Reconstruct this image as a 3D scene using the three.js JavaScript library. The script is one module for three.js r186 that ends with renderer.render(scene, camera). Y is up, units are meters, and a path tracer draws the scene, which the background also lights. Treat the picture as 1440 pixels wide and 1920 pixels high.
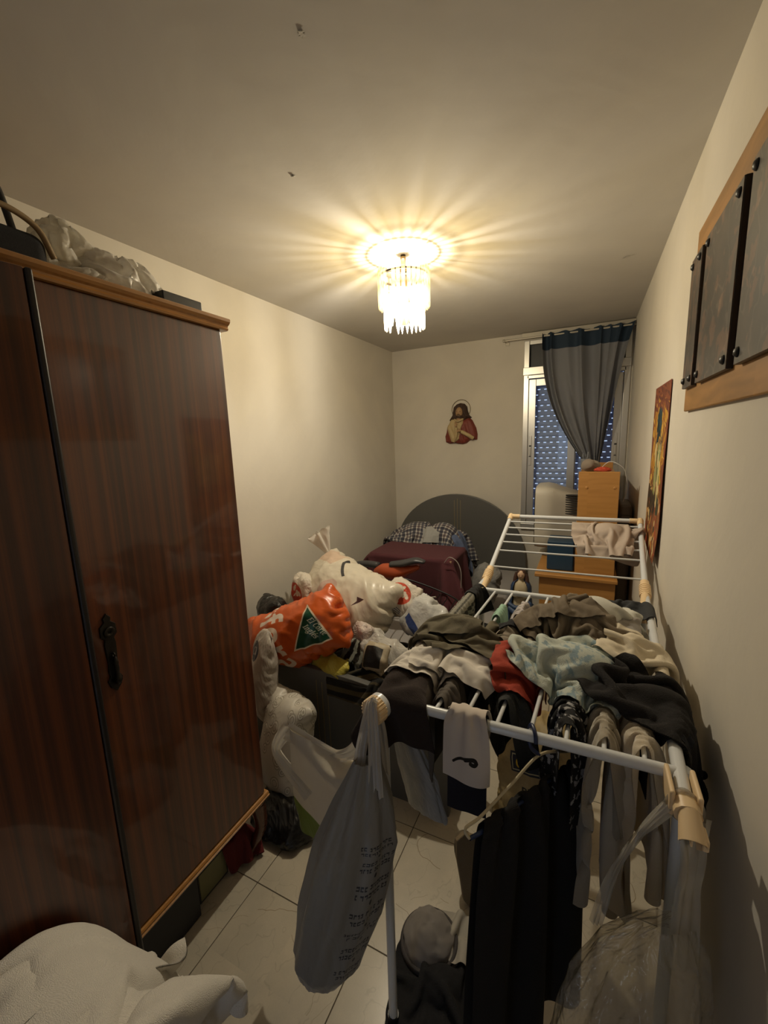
import * as THREE from 'three';
import { RoundedBoxGeometry } from 'three/addons/geometries/RoundedBoxGeometry.js';
import { mergeGeometries, mergeVertices, toCreasedNormals } from 'three/addons/utils/BufferGeometryUtils.js';
import { createNoise3D } from 'simplex-noise';

// ---------------------------------------------------------------- camera, sky, exposure
const scene = new THREE.Scene();
const camera = new THREE.PerspectiveCamera(101.8, 3 / 4, 0.02, 60);
camera.rotation.order = 'YXZ';
camera.position.set(0, 1.63, 0);
camera.rotation.set(-0.17188, 0.46018, -0.03461);
scene.background = new THREE.Color().setRGB(0.58, 0.73, 1.0);
scene.backgroundIntensity = 14;
const renderer = new THREE.WebGLRenderer({ antialias: true });
renderer.toneMapping = THREE.LinearToneMapping;
renderer.toneMappingExposure = 0.074;
renderer.shadowMap.enabled = true;
const LAMP_POWER = 46;

// ---------------------------------------------------------------- helpers
function mulberry(a) { return () => { a |= 0; a = a + 0x6D2B79F5 | 0; let t = Math.imul(a ^ a >>> 15, 1 | a); t = t + Math.imul(t ^ t >>> 7, 61 | t) ^ t; return ((t ^ t >>> 14) >>> 0) / 4294967296; }; }
const N3 = createNoise3D(mulberry(7));
function fbm(x, y, z, o = 4) { let s = 0, a = 0.5; for (let i = 0; i < o; i++) { s += a * N3(x, y, z); x *= 2.03; y *= 2.03; z *= 2.03; a *= 0.5; } return s; }
const V = (x, y, z) => new THREE.Vector3(x, y, z);
const lerp = (a, b, t) => a + (b - a) * t, clamp = (x, a, b) => Math.max(a, Math.min(b, x)), sstep = (a, b, x) => { const t = clamp((x - a) / (b - a), 0, 1); return t * t * (3 - 2 * t); };
const used = {};
function numbered(n) { const k = used[n] = (used[n] ?? -1) + 1; return k ? `${n}_${String(k).padStart(3, '0')}` : n; }
const origin = new WeakMap();
function thing(name, label, category, at = [0, 0, 0], group) {
  const o = new THREE.Group(); o.name = numbered(name); o.position.set(...at); scene.add(o);
  o.userData = { label, category }; if (group) o.userData.group = group;
  origin.set(o, at); return o;
}
function struct(name, at = [0, 0, 0]) { const o = new THREE.Group(); o.name = name; o.position.set(...at); o.userData = { kind: 'structure' }; origin.set(o, at); scene.add(o); return o; }
// geometry is given in world coordinates; it is moved into the frame of its parent
function part(name, geo, mat, parent, label) {
  const o = origin.get(parent) || [0, 0, 0];
  geo.translate(-o[0], -o[1], -o[2]);
  const m = new THREE.Mesh(geo, mat); m.name = name; m.castShadow = m.receiveShadow = true; parent.add(m);
  if (label) m.userData.label = label;
  origin.set(m, o); return m;
}
function single(name, geo, mat, label, category, group) {
  geo.computeBoundingBox(); const b = geo.boundingBox;
  const at = [(b.min.x + b.max.x) / 2, b.min.y, (b.min.z + b.max.z) / 2];
  geo.translate(-at[0], -at[1], -at[2]);
  const m = new THREE.Mesh(geo, mat); m.name = numbered(name); m.position.set(...at); m.castShadow = m.receiveShadow = true; scene.add(m);
  m.userData = { label, category }; if (group) m.userData.group = group;
  origin.set(m, at); return m;
}
function clean(g) { const o = new THREE.BufferGeometry(); const q = g.index ? g.toNonIndexed() : g; for (const k of ['position', 'normal', 'uv']) if (q.attributes[k]) o.setAttribute(k, q.attributes[k]); if (!o.attributes.uv) o.setAttribute('uv', new THREE.BufferAttribute(new Float32Array(o.attributes.position.count * 2), 2)); return o; }
const merge = list => mergeGeometries(list.map(clean));
function boxUV(g) { // texture coordinates in metres, by the side a face points to
  g = g.index ? g.toNonIndexed() : g; const p = g.attributes.position, n = p.count, uv = new Float32Array(n * 2);
  const a = V(), b = V(), c = V();
  for (let i = 0; i < n; i += 3) {
    a.fromBufferAttribute(p, i); b.fromBufferAttribute(p, i + 1); c.fromBufferAttribute(p, i + 2);
    const m = b.clone().sub(a).cross(c.clone().sub(a)); const ax = Math.abs(m.x), ay = Math.abs(m.y), az = Math.abs(m.z);
    [a, b, c].forEach((v, k) => { const w = ax >= ay && ax >= az ? [v.z, v.y] : ay >= az ? [v.x, v.z] : [v.x, v.y]; uv[(i + k) * 2] = w[0]; uv[(i + k) * 2 + 1] = w[1]; });
  }
  g.setAttribute('uv', new THREE.BufferAttribute(uv, 2)); return g;
}
// a box from corner to corner, its edges rounded
function box(x0, y0, z0, x1, y1, z1, r = 0.003, seg = 2) {
  const w = Math.abs(x1 - x0), h = Math.abs(y1 - y0), d = Math.abs(z1 - z0); r = Math.min(r, w / 2.01, h / 2.01, d / 2.01);
  const g = r > 0 ? new RoundedBoxGeometry(w, h, d, seg, r) : new THREE.BoxGeometry(w, h, d);
  g.translate((x0 + x1) / 2, (y0 + y1) / 2, (z0 + z1) / 2); return boxUV(g);
}
function tube(pts, r, seg = 10, n = 0, closed = false) {
  const c = pts.length === 2 ? new THREE.LineCurve3(V(...pts[0]), V(...pts[1])) : new THREE.CatmullRomCurve3(pts.map(p => V(...p)), closed, 'centripetal');
  return new THREE.TubeGeometry(c, n || (pts.length === 2 ? 1 : pts.length * 6), r, seg, closed);
}
function rod(a, b, r, r2 = r, seg = 12) { // capped
  const A = V(...a), B = V(...b), L = A.distanceTo(B); const g = new THREE.CylinderGeometry(r2, r, L, seg);
  g.applyQuaternion(new THREE.Quaternion().setFromUnitVectors(V(0, 1, 0), B.clone().sub(A).normalize())); const m = A.add(B).multiplyScalar(0.5); g.translate(m.x, m.y, m.z); return g;
}
function lathe(prof, at, seg = 24) { const g = new THREE.LatheGeometry(prof.map(p => new THREE.Vector2(...p)), seg); g.translate(...at); return g; }
// ---- textures
function tex(w, h, f, srgb = true) { // f(u, v) -> [r, g, b] 0..1
  const d = new Uint8Array(w * h * 4);
  for (let j = 0; j < h; j++) for (let i = 0; i < w; i++) { const c = f(i / w, j / h), k = (j * w + i) * 4; d[k] = clamp(c[0], 0, 1) * 255; d[k + 1] = clamp(c[1], 0, 1) * 255; d[k + 2] = clamp(c[2], 0, 1) * 255; d[k + 3] = 255; }
  const t = new THREE.DataTexture(d, w, h); t.wrapS = t.wrapT = THREE.RepeatWrapping; t.magFilter = THREE.LinearFilter; t.minFilter = THREE.LinearMipmapLinearFilter; t.generateMipmaps = true;
  if (srgb) t.colorSpace = THREE.SRGBColorSpace; t.needsUpdate = true; return t;
}
function canvasTex(w, h, draw, srgb = true) { const c = document.createElement('canvas'); c.width = w; c.height = h; draw(c.getContext('2d'), w, h); const t = new THREE.CanvasTexture(c); if (srgb) t.colorSpace = THREE.SRGBColorSpace; t.wrapS = t.wrapT = THREE.RepeatWrapping; return t; }
const rep = (t, u, v) => { const c = t.clone(); c.repeat.set(u, v); c.needsUpdate = true; return c; };
const tnoise = (u, v, f, s = 0, o = 4) => { const a = u * Math.PI * 2, b = v * Math.PI * 2, r = f / 6.283; return fbm(Math.cos(a) * r + s, Math.sin(a) * r + Math.cos(b) * r, Math.sin(b) * r + s * 1.7, o); };
const std = (color, roughness = 0.8, extra = {}) => { const m = new THREE.MeshPhysicalMaterial({ roughness, ...extra }); Array.isArray(color) ? m.color.setRGB(...color) : m.color.set(color); return m; };

const noiseT = tex(512, 512, (u, v) => { const n = 0.5 + 0.6 * tnoise(u, v, 12, 3, 5); return [n, n, n]; }, false);
const weaveT = tex(256, 256, (u, v) => { const a = Math.sin(u * 64 * Math.PI * 2), b = Math.sin(v * 64 * Math.PI * 2); const n = 0.5 + 0.25 * (a * a > b * b ? a : b) + 0.3 * tnoise(u, v, 16, 9, 3); return [n, n, n]; }, false);
const knitT = tex(256, 256, (u, v) => { const a = Math.abs(Math.sin(u * 24 * Math.PI)), b = Math.sin((v * 48 + Math.abs(((u * 24) % 1) - 0.5) * 2) * Math.PI * 2); const n = 0.45 * a + 0.2 * b + 0.3 + 0.2 * tnoise(u, v, 20, 4, 3); return [n, n, n]; }, false);
const pileT = tex(512, 512, (u, v) => { const n = 0.5 + 0.9 * tnoise(u, v, 90, 5, 3); return [n, n, n]; }, false);
const crinkleT = tex(512, 512, (u, v) => { let s = 0, a = 0.5; for (let k = 0, f = 4; k < 3; k++, f *= 2.2, a *= 0.5) s += a * (1 - Math.abs(2.2 * tnoise(u, v, f, 20 + k, 1))); return [s, s, s]; }, false);

// ---------------------------------------------------------------- materials
const wallPaint = std([0.66, 0.62, 0.55], 0.8, { bumpMap: rep(noiseT, 1.3, 1.3), bumpScale: 0.0005 });
wallPaint.map = tex(512, 512, (u, v) => { const n = tnoise(u, v, 5, 11, 5), s = 0.985 + 0.03 * n; return [s, s * 0.996, s * 0.985 - 0.01 * Math.max(0, n)]; });
wallPaint.map.repeat.set(0.45, 0.45);
const ceilPaint = std([0.57, 0.545, 0.51], 0.85, { bumpMap: rep(noiseT, 0.9, 0.9), bumpScale: 0.0006 });
ceilPaint.map = wallPaint.map;
const mahoganyT = tex(512, 1024, (u, v) => {
  const w = u + 0.012 * fbm(u * 3, v * 1.1, 5, 2) + 0.004 * Math.sin(v * 9);
  const band = 0.5 + 0.5 * fbm(w * 16, v * 0.35, 1.3, 4), fine = 0.5 + 0.5 * fbm(w * 110, v * 1.6, 8, 3), pore = Math.pow(0.5 + 0.5 * fbm(w * 260, v * 9, 2, 2), 3);
  const k = clamp(0.75 * sstep(0.2, 0.85, band) + 0.3 * fine - 0.25 * pore, 0, 1.1);
  return [lerp(0.27, 0.56, k), lerp(0.135, 0.325, k), lerp(0.07, 0.15, k)];
});
mahoganyT.repeat.set(2.3, 0.5);
const mahogany = std([0.58, 0.43, 0.25], 0.42, { map: mahoganyT, clearcoat: 0.7, clearcoatRoughness: 0.07 });
const mouldWood = std([1, 1, 1], 0.4, { clearcoat: 0.5, clearcoatRoughness: 0.2 });
mouldWood.map = tex(256, 256, (u, v) => { const k = 0.5 + 0.5 * fbm(u * 6, v * 40, 3, 4); return [lerp(0.56, 0.76, k), lerp(0.38, 0.54, k), lerp(0.17, 0.28, k)]; });
const darkEdge = std([0.012, 0.009, 0.009], 0.4);
const beechT = tex(512, 512, (u, v) => { const w = v + 0.02 * fbm(u * 2, v * 3, 2, 2); const k = 0.5 + 0.4 * fbm(u * 2.2, w * 34, 6, 4); return [lerp(0.66, 0.78, k), lerp(0.47, 0.58, k), lerp(0.24, 0.33, k)]; });
const beech = std([0.92, 0.9, 0.85], 0.45, { map: beechT, clearcoat: 0.2, clearcoatRoughness: 0.3 });
const boardWood = std([1, 1, 1], 0.55); boardWood.map = tex(512, 256, (u, v) => { const w = v + 0.03 * fbm(u * 2, v * 2, 3, 2); const k = 0.5 + 0.5 * fbm(u * 3, w * 22, 9, 4); return [lerp(0.50, 0.70, k), lerp(0.36, 0.51, k), lerp(0.16, 0.27, k)]; });
const greyLaminate = std([0.105, 0.104, 0.098], 0.38, { bumpMap: rep(noiseT, 4, 4), bumpScale: 0.0003 });
const gold = std([0.45, 0.34, 0.16], 0.4, { metalness: 0.6 });
const rackWhite = std([0.70, 0.73, 0.76], 0.28, { clearcoat: 0.3 });
const rackCap = std([0.80, 0.60, 0.36], 0.42);
const alu = std([0.62, 0.61, 0.58], 0.34, { metalness: 0.75 });
const aluDark = std([0.035, 0.036, 0.04], 0.5);
const blackPlastic = std([0.012, 0.012, 0.013], 0.4);
const slatMat = std([0.45, 0.55, 0.78], 0.95, { transmission: 0.17, thickness: 0 });
const glass = std([0.97, 0.98, 0.98], 0.02, { transmission: 1, thickness: 0, ior: 1.45 });

// ---------------------------------------------------------------- the room
const XL = -1.80, XR = 0.274, ZB = -3.93, ZF = 1.05, YC = 2.48, TH = 0.14;
function slabWall(name, ...b) { const s = struct(name); part('plaster', box(...b, 0), wallPaint, s); return s; }
slabWall('wall_left', XL - TH, 0, ZB - TH, XL, YC, ZF + TH);
slabWall('wall_right', XR, 0, ZB - TH, XR + TH, YC, ZF + TH);
{ const s = struct('wall_front'), d0 = -0.60, d1 = -0.22, dh = 2.03;   // the open doorway behind the photographer lets daylight in
  part('plaster', merge([box(XL, 0, ZF, d0, YC, ZF + TH, 0), box(d1, 0, ZF, XR, YC, ZF + TH, 0), box(d0, dh, ZF, d1, YC, ZF + TH, 0)]), wallPaint, s);
  const f = struct('door_1'); part('door_frame', merge([box(d0, 0, ZF - 0.012, d0 + 0.03, dh, ZF + TH + 0.012), box(d1 - 0.03, 0, ZF - 0.012, d1, dh, ZF + TH + 0.012), box(d0, dh - 0.03, ZF - 0.012, d1, dh, ZF + TH + 0.012)]), std([0.55, 0.5, 0.42], 0.5), f); }
const WX0 = -0.545, WX1 = 0.262, WY0 = 0.80, WY1 = 2.42;   // the window opening
{ const s = struct('wall_back');
  part('plaster', merge([box(XL, 0, ZB - TH, WX0, YC, ZB, 0), box(WX0, 0, ZB - TH, XR, WY0, ZB, 0), box(WX0, WY1, ZB - TH, XR, YC, ZB, 0), box(WX1, WY0, ZB - TH, XR, WY1, ZB, 0)]), wallPaint, s); }
{ const s = struct('ceiling'); part('plaster', box(XL - TH, YC, ZB - TH, XR + TH, YC + 0.15, ZF + TH, 0), ceilPaint, s);
  const flake = (x, z, w, d, a, t) => { const g = new THREE.PlaneGeometry(w, d, 6, 6), p = g.attributes.position; for (let i = 0; i < p.count; i++) { const u = p.getX(i) / w, v = p.getY(i) / d; p.setXYZ(i, p.getX(i) * (1 - 0.5 * v * v) + 0.004 * N3(u * 4, v * 4, t), -0.001 - (v + 0.5) * (v + 0.5) * t, p.getY(i) + 0.004 * N3(u * 4, v * 4, 9)); } g.rotateY(a); g.translate(x, YC - 0.0005, z); g.computeVertexNormals(); part('paint_flake', g, ceilPaint, s); };
  flake(-0.505, -0.805, 0.014, 0.02, -0.7, 0.0015); flake(-0.585, -0.868, 0.012, 0.016, 0.4, 0.0015); flake(-0.90, -1.24, 0.012, 0.01, 0.2, 0.004); flake(0.12, -2.55, 0.012, 0.05, 0.5, 0.006); }
// floor: each tile a slab over a bed of grout
{ const s = struct('floor');
  part('grout', box(XL - TH, -0.12, ZB - TH, XR + TH, -0.0022, ZF + TH, 0), std([0.11, 0.09, 0.065], 0.9), s);
  const R = mulberry(5), mats = [];
  for (let k = 0; k < 4; k++) {
    const cracks = []; for (let c = 0; c < 7; c++) { let x = R(), y = R(), a = R() * 6.3; const pts = []; for (let i = 0; i < 14; i++) { pts.push([x, y]); a += (R() - 0.5) * 1.1; x += Math.cos(a) * 0.035; y += Math.sin(a) * 0.035; } cracks.push(pts); }
    const t = canvasTex(512, 512, (c, w, h) => {
      const im = c.createImageData(w, h); for (let j = 0; j < h; j++) for (let i = 0; i < w; i++) { const n = fbm(i / 190 + k * 9, j / 190, k, 5), m = 1 - Math.min(1, Math.abs(fbm(i / 260 + k * 5, j / 200 + 4, k + 3, 4)) * 26), f = fbm(i / 6, j / 6, 2, 2); const b = 222 + 14 * n + 5 * f - 16 * Math.max(0, m), o = (j * w + i) * 4; im.data[o] = b; im.data[o + 1] = b - 6 - 2 * n; im.data[o + 2] = b - 18 - 4 * n; im.data[o + 3] = 255; }
      c.putImageData(im, 0, 0); c.lineCap = 'round';
      for (const p of cracks) { c.strokeStyle = `rgba(120,96,62,${0.25 + 0.4 * R()})`; c.lineWidth = 0.8 + R() * 1.4; c.beginPath(); p.forEach((q, i) => i ? c.lineTo(q[0] * w, q[1] * h) : c.moveTo(q[0] * w, q[1] * h)); c.stroke(); }
      for (let i = 0; i < 40; i++) { c.fillStyle = `rgba(90,70,45,${0.3 * R()})`; c.beginPath(); c.arc(R() * w, R() * h, 0.5 + 2 * R() * R(), 0, 7); c.fill(); }
    });
    t.repeat.set(1 / 0.452, 1 / 0.452); mats.push(std([0.72, 0.69, 0.63], 0.28, { map: t, clearcoat: 0.15, clearcoatRoughness: 0.15 }));
  }
  const T = 0.4505, g0 = box(-T / 2 + 0.0016, -0.012, -T / 2 + 0.0016, T / 2 - 0.0016, 0, T / 2 - 0.0016, 0.0012, 1); let n = 0;
  for (let i = -2; i < 4; i++) for (let j = -8; j < 4; j++) {
    const x = -1.0535 + (i + 0.5) * T, z = -0.942 + (j + 0.5) * T; if (x - T / 2 > XR || x + T / 2 < XL || z - T / 2 > ZF || z + T / 2 < ZB) continue;
    const m = new THREE.Mesh(g0, mats[(n * 7 + ((n / 3) | 0)) % 4]); m.name = numbered('tile'); m.position.set(x, 0, z); m.rotation.y = ((n * 5) % 4) * Math.PI / 2; m.castShadow = m.receiveShadow = true; s.add(m); n++;
  } }
// the window: aluminium frame, blind top light, two sliding sashes, roller shutter outside
{ const w = struct('window_1', [(WX0 + WX1) / 2, WY0, ZB]);
  const z0 = ZB - 0.055, z1 = ZB + 0.012;
  const fr = (n, ...b) => part(n, box(...b, 0.004), alu, w);
  fr('frame_jamb', WX0, WY0, z0, WX0 + 0.045, WY1, z1); fr('frame_jamb', WX1 - 0.045, WY0, z0, WX1, WY1, z1);
  fr('frame_head', WX0 + 0.045, WY1 - 0.035, z0, WX1 - 0.045, WY1, z1); fr('window_sill', WX0 - 0.0, WY0 - 0.02, z0, WX1, WY0 + 0.035, ZB + 0.03);
  fr('transom', WX0 - 0.005, 2.135, z0, WX1, 2.20, z1 + 0.012); fr('transom_lip', WX0 + 0.03, 2.105, z0, WX1 - 0.03, 2.135, z1);
  part('top_panel', box(WX0 + 0.045, 2.205, ZB - 0.045, WX1 - 0.045, WY1 - 0.035, ZB - 0.035, 0.001), aluDark, w);
  const sash = (x0, x1, z, i) => { const y0 = WY0 + 0.04, y1 = 2.10, s = 0.058, d = 0.018;
    const o = part('sash', merge([box(x0, y0, z, x0 + s, y1, z + d), box(x1 - s, y0, z, x1, y1, z + d), box(x0 + s, y1 - s, z, x1 - s, y1, z + d), box(x0 + s, y0, z, x1 - s, y0 + s, z + d)]), alu, w);
    part('pane', box(x0 + s - 0.006, y0 + s - 0.006, z + 0.007, x1 - s + 0.006, y1 - s + 0.006, z + 0.011, 0), glass, o);
    const lx = i ? x1 - 0.03 : x0 + 0.022; part('latch', merge([box(lx - 0.011, 1.36, z + d, lx + 0.011, 1.62, z + d + 0.006), box(lx - 0.007, 1.45, z + d + 0.004, lx + 0.007, 1.52, z + d + 0.014)]), alu, o);
    part('latch_slot', merge([box(lx - 0.009, 1.525, z + d + 0.005, lx + 0.009, 1.537, z + d + 0.0075, 0.001), box(lx - 0.009, 1.435, z + d + 0.005, lx + 0.009, 1.443, z + d + 0.0075, 0.001)]), blackPlastic, o); };
  sash(WX0 + 0.045, -0.115, ZB - 0.022, 0); sash(-0.165, WX1 - 0.045, ZB - 0.046, 1);
  // roller shutter: slats with a row of slots between them
  const P = 0.0462, y0 = 0.868, zs = ZB - 0.095;
  for (let k = 0; k < 28; k++) {
    const y = y0 + k * P, list = [];
    const prof = []; for (let i = 0; i <= 6; i++) { const t = i / 6; prof.push([0.009 * Math.sin(t * Math.PI), (P - 0.0075) * t]); }
    const sh = new THREE.Shape(); sh.moveTo(prof[0][0], prof[0][1]); prof.slice(1).forEach(p => sh.lineTo(...p)); prof.reverse().forEach(p => sh.lineTo(p[0] - 0.004, p[1])); 
    const g = new THREE.ExtrudeGeometry(sh, { depth: WX1 - WX0, bevelEnabled: false }); g.rotateY(-Math.PI / 2); g.translate(WX1, y, zs); // profile's x turns into the room
    list.push(g);
    const step = 0.0535, off = (k % 2) * step * 0.5 + (k % 3) * 0.004;
    for (let x = WX0 - step + off; x < WX1; x += step) list.push(box(Math.max(x + 0.023, WX0), y + P - 0.011, zs - 0.003, Math.min(x + step, WX1), y + P + 0.001, zs + 0.001, 0));
    const me = part('shutter_slat', merge(list), slatMat, w); me.name = numbered('shutter_slat');
  } }
// ---------------------------------------------------------------- ceiling lamp with two tiers of acrylic rods
{ const L = [-0.828, 2.13, -1.965], lx = L[0], lz = L[2];
  const t = thing('ceiling_lamp', 'lit ceiling lamp with two tiers of hanging glassy rods', 'lamp', L);
  const brass = std([0.42, 0.30, 0.15], 0.4, { metalness: 0.8 }), ring = std([0.05, 0.035, 0.02], 0.45, { metalness: 0.5 });
  const rodMat = std([0.96, 0.91, 0.76], 0.35, { transmission: 0.9, thickness: 0 }), innerMat = std([0.98, 0.95, 0.88], 0.35, { transmission: 0.92, thickness: 0 });
  part('ceiling_hook', merge([tube([[lx, YC, lz], [lx + 0.004, YC - 0.012, lz], [lx - 0.006, YC - 0.022, lz]], 0.004), rod([lx, YC - 0.004, lz], [lx, YC, lz], 0.012)]), ring, t);
  part('stem', lathe([[0.001, 2.478], [0.013, 2.47], [0.011, 2.435], [0.017, 2.425], [0.02, 2.41], [0.006, 2.405], [0.006, 2.37], [0.02, 2.368], [0.02, 2.325], [0.001, 2.322]].reverse(), [lx, 0, lz]), brass, t);
  const hoop = (y, r, h) => { const g = lathe([[r - 0.002, -h], [r + 0.002, -h], [r + 0.002, h], [r - 0.002, h], [r - 0.002, -h]], [lx, y, lz], 48); return g; };
  part('ring', hoop(2.385, 0.114, 0.0035), ring, t); part('ring', hoop(2.300, 0.09, 0.003), ring, t);
  for (let k = 0; k < 3; k++) { const a = k * 2.094 + 0.4; part('arm', merge([tube([[lx + 0.014 * Math.cos(a), 2.40, lz + 0.014 * Math.sin(a)], [lx + 0.07 * Math.cos(a), 2.405, lz + 0.07 * Math.sin(a)], [lx + 0.113 * Math.cos(a), 2.385, lz + 0.113 * Math.sin(a)]], 0.003, 6), tube([[lx + 0.113 * Math.cos(a), 2.385, lz + 0.113 * Math.sin(a)], [lx + 0.089 * Math.cos(a), 2.300, lz + 0.089 * Math.sin(a)]], 0.002, 6)]), ring, t); }
  const R = mulberry(12);
  const mk = (len, w) => { const s = new THREE.Shape(); s.moveTo(-w * 0.6, 0); s.lineTo(w * 0.6, 0); s.lineTo(w, -0.012); s.lineTo(w, -len + 0.04); s.lineTo(0, -len); s.lineTo(-w, -len + 0.04); s.lineTo(-w, -0.012); const g = new THREE.ExtrudeGeometry(s, { depth: 0.006, bevelEnabled: true, bevelSize: 0.0012, bevelThickness: 0.0015, bevelSegments: 1 }); g.translate(0, 0, -0.003); return g; };
  const gO = mk(0.168, 0.0078), gI = mk(0.158, 0.008);
  const put = (g, m, n, r, y, skip) => { for (let k = 0; k < n; k++) { if (skip.includes(k)) continue; const a = k / n * Math.PI * 2, me = new THREE.Mesh(g, m); me.name = numbered('crystal_rod'); me.position.set(r * Math.cos(a), y - L[1] + (R() - 0.5) * 0.004, r * Math.sin(a)); me.rotation.set(0, -a + Math.PI / 2 + (R() - 0.5) * 0.15, (R() - 0.5) * 0.05); me.castShadow = me.receiveShadow = true; t.add(me); } };
  put(gO, rodMat, 32, 0.119, 2.415, [9]); put(gI, innerMat, 24, 0.094, 2.310, [14]);
  // bulb: a glowing glass body with the light inside
  const glow = std([1, 0.9, 0.7], 0.4); glow.emissive.setRGB(1, 0.78, 0.45); glow.emissiveIntensity = 12;
  part('bulb', lathe([[0.0005, 2.168], [0.014, 2.172], [0.024, 2.186], [0.027, 2.205], [0.022, 2.232], [0.0135, 2.255], [0.0135, 2.32], [0.0005, 2.322]], [lx, 0, lz]), glow, t);
  const light = new THREE.PointLight(new THREE.Color().setRGB(1, 0.885, 0.675), LAMP_POWER); light.position.set(0, 2.203 - L[1], 0); light.castShadow = true; light.shadow.radius = 0.8; light.name = 'bulb_light'; t.add(light);
}
// ---------------------------------------------------------------- wardrobe
const WF = -1.10, WZ1 = -1.067, WZ0 = 0.0;
{ const t = thing('wardrobe', 'tall glossy mahogany wardrobe with dark handle plate and turned feet', 'wardrobe', [(WF - 1.72) / 2, 0, (WZ0 + WZ1) / 2]);
  part('body', merge([box(-1.72, 0.262, WZ1, WF - 0.022, 2.0, WZ1 + 0.02), box(-1.72, 0.262, WZ0 - 0.02, WF - 0.022, 2.0, WZ0), box(-1.72, 0.262, WZ1, WF - 0.022, 0.285, WZ0), box(-1.72, 1.98, WZ1, WF - 0.022, 2.0, WZ0), box(-1.72, 0.262, WZ1, -1.71, 2.0, WZ0)]), mahogany, t);
  const mid = -0.524, ajar = g => g.translate(-(WF - 0.02), 0, -WZ0).rotateY(-0.122).translate(WF - 0.02, 0, WZ0);   // the near door stands a hand's breadth open
  const dr = part('door', box(WF - 0.02, 0.268, WZ1 + 0.002, WF, 2.0, mid - 0.003, 0.004, 3), mahogany, t);
  const dl = part('door', ajar(box(WF - 0.02, 0.268, mid + 0.015, WF, 1.998, WZ0 - 0.002, 0.004, 3)), mahogany, t, 'door standing slightly ajar');
  part('edge_strip', ajar(box(WF - 0.02, 0.268, mid + 0.001, WF + 0.004, 1.998, mid + 0.0145, 0.005, 3)), darkEdge, dl);
  // cornice with an ogee profile, on the front and round the far end
  const mould = (prof, y, z0, z1) => { const s = new THREE.Shape(); s.moveTo(-0.05, prof[0][1]); prof.forEach(p => s.lineTo(...p)); s.lineTo(-0.05, prof[prof.length - 1][1]); const g = new THREE.ExtrudeGeometry(s, { depth: z1 - z0, bevelEnabled: false }); g.translate(WF, y, z0); return boxUV(g); };
  const ogee = [[0.002, 0], [0.010, 0.001], [0.0125, 0.006], [0.010, 0.011], [0.012, 0.015], [0.018, 0.019], [0.023, 0.025], [0.024, 0.033], [0.020, 0.036]];
  part('cornice', merge([mould(ogee, 2.0, WZ1 - 0.02, WZ0 + 0.02), box(-1.735, 2.0, WZ1 - 0.02, WF - 0.04, 2.036, WZ1 + 0.01), box(-1.735, 2.014, WZ1 + 0.01, WF - 0.04, 2.03, WZ0 + 0.02)]), mouldWood, t);
  part('base_moulding', merge([mould([[0.002, 0], [0.010, 0.001], [0.012, 0.007], [0.006, 0.011], [0.009, 0.015], [0.005, 0.02], [0.0, 0.021]], 0.243, WZ1 - 0.012, WZ0 + 0.012), box(-1.72, 0.243, WZ1 - 0.012, WF - 0.04, 0.262, WZ1 + 0.01)]), mouldWood, t);
  const foot = (x, z, sx, sz) => { const ring = []; for (let i = 0; i <= 10; i++) { const k = i / 10; const c = 0.030 * Math.sin(k * Math.PI * 1.1) - 0.018 * (1 - k) * -1 * sstep(0.6, 1, 1 - k); ring.push([x + sx * (c - 0.005), 0.245 - 0.232 * k, z + sz * (c - 0.005), lerp(0.036, 0.016, Math.pow(k, 0.7)) + (k > 0.9 ? 0.004 : 0)]); }
    const list = []; for (let i = 0; i < 10; i++) list.push(rod(ring[i].slice(0, 3), ring[i + 1].slice(0, 3), ring[i][3], ring[i + 1][3], 12)); list.push(rod([ring[10][0], 0.0, ring[10][2]], [ring[10][0], 0.016, ring[10][2]], 0.024, 0.022)); return merge(list); };
  part('foot', foot(WF - 0.045, WZ1 + 0.04, 1, -1), mahogany, t); part('foot', foot(WF - 0.045, WZ0 - 0.04, 1, 1), mahogany, t); part('foot', foot(-1.68, WZ1 + 0.04, -1, -1), mahogany, t); part('foot', foot(-1.68, WZ0 - 0.04, -1, 1), mahogany, t);
  // handle: an ornate cast plate with a drop pull
  const hz = -0.585, hm = std([0.03, 0.026, 0.022], 0.38, { metalness: 0.7 }), s = new THREE.Shape(); const o = [[0, 0.105], [0.008, 0.095], [0.006, 0.085], [0.018, 0.074], [0.019, 0.05], [0.010, 0.04], [0.013, 0.025], [0.012, 0.0], [0.010, -0.03], [0.012, -0.05], [0.010, -0.062], [0.017, -0.075], [0.012, -0.092], [0, -0.105]];
  s.moveTo(...o[0]); o.slice(1).forEach(p => s.lineTo(...p)); o.slice(1, -1).reverse().forEach(p => s.lineTo(-p[0], p[1]));
  const pg = new THREE.ExtrudeGeometry(s, { depth: 0.003, bevelEnabled: true, bevelSize: 0.002, bevelThickness: 0.002, bevelSegments: 2 }); pg.rotateY(Math.PI / 2); pg.translate(WF, 1.107, hz);
  const h = part('handle', pg, hm, dr, 'dark cast metal handle plate');
  part('keyhole_rose', merge([lathe([[0.0105, 0], [0.0145, 0.003], [0.0125, 0.006], [0.006, 0.005], [0.004, 0.003]], [0, 0, 0], 20).rotateZ(-Math.PI / 2).translate(WF + 0.004, 1.165, hz)]), hm, h);
  part('drop_pull', merge([lathe([[0.001, -0.075], [0.008, -0.07], [0.011, -0.06], [0.008, -0.052], [0.0055, -0.04], [0.006, -0.02], [0.0075, -0.012], [0.005, 0], [0.001, 0.004]], [WF + 0.014, 1.095, hz], 14), new THREE.TorusGeometry(0.006, 0.002, 8, 14).translate(WF + 0.01, 1.102, hz)]), hm, h);
}
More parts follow.
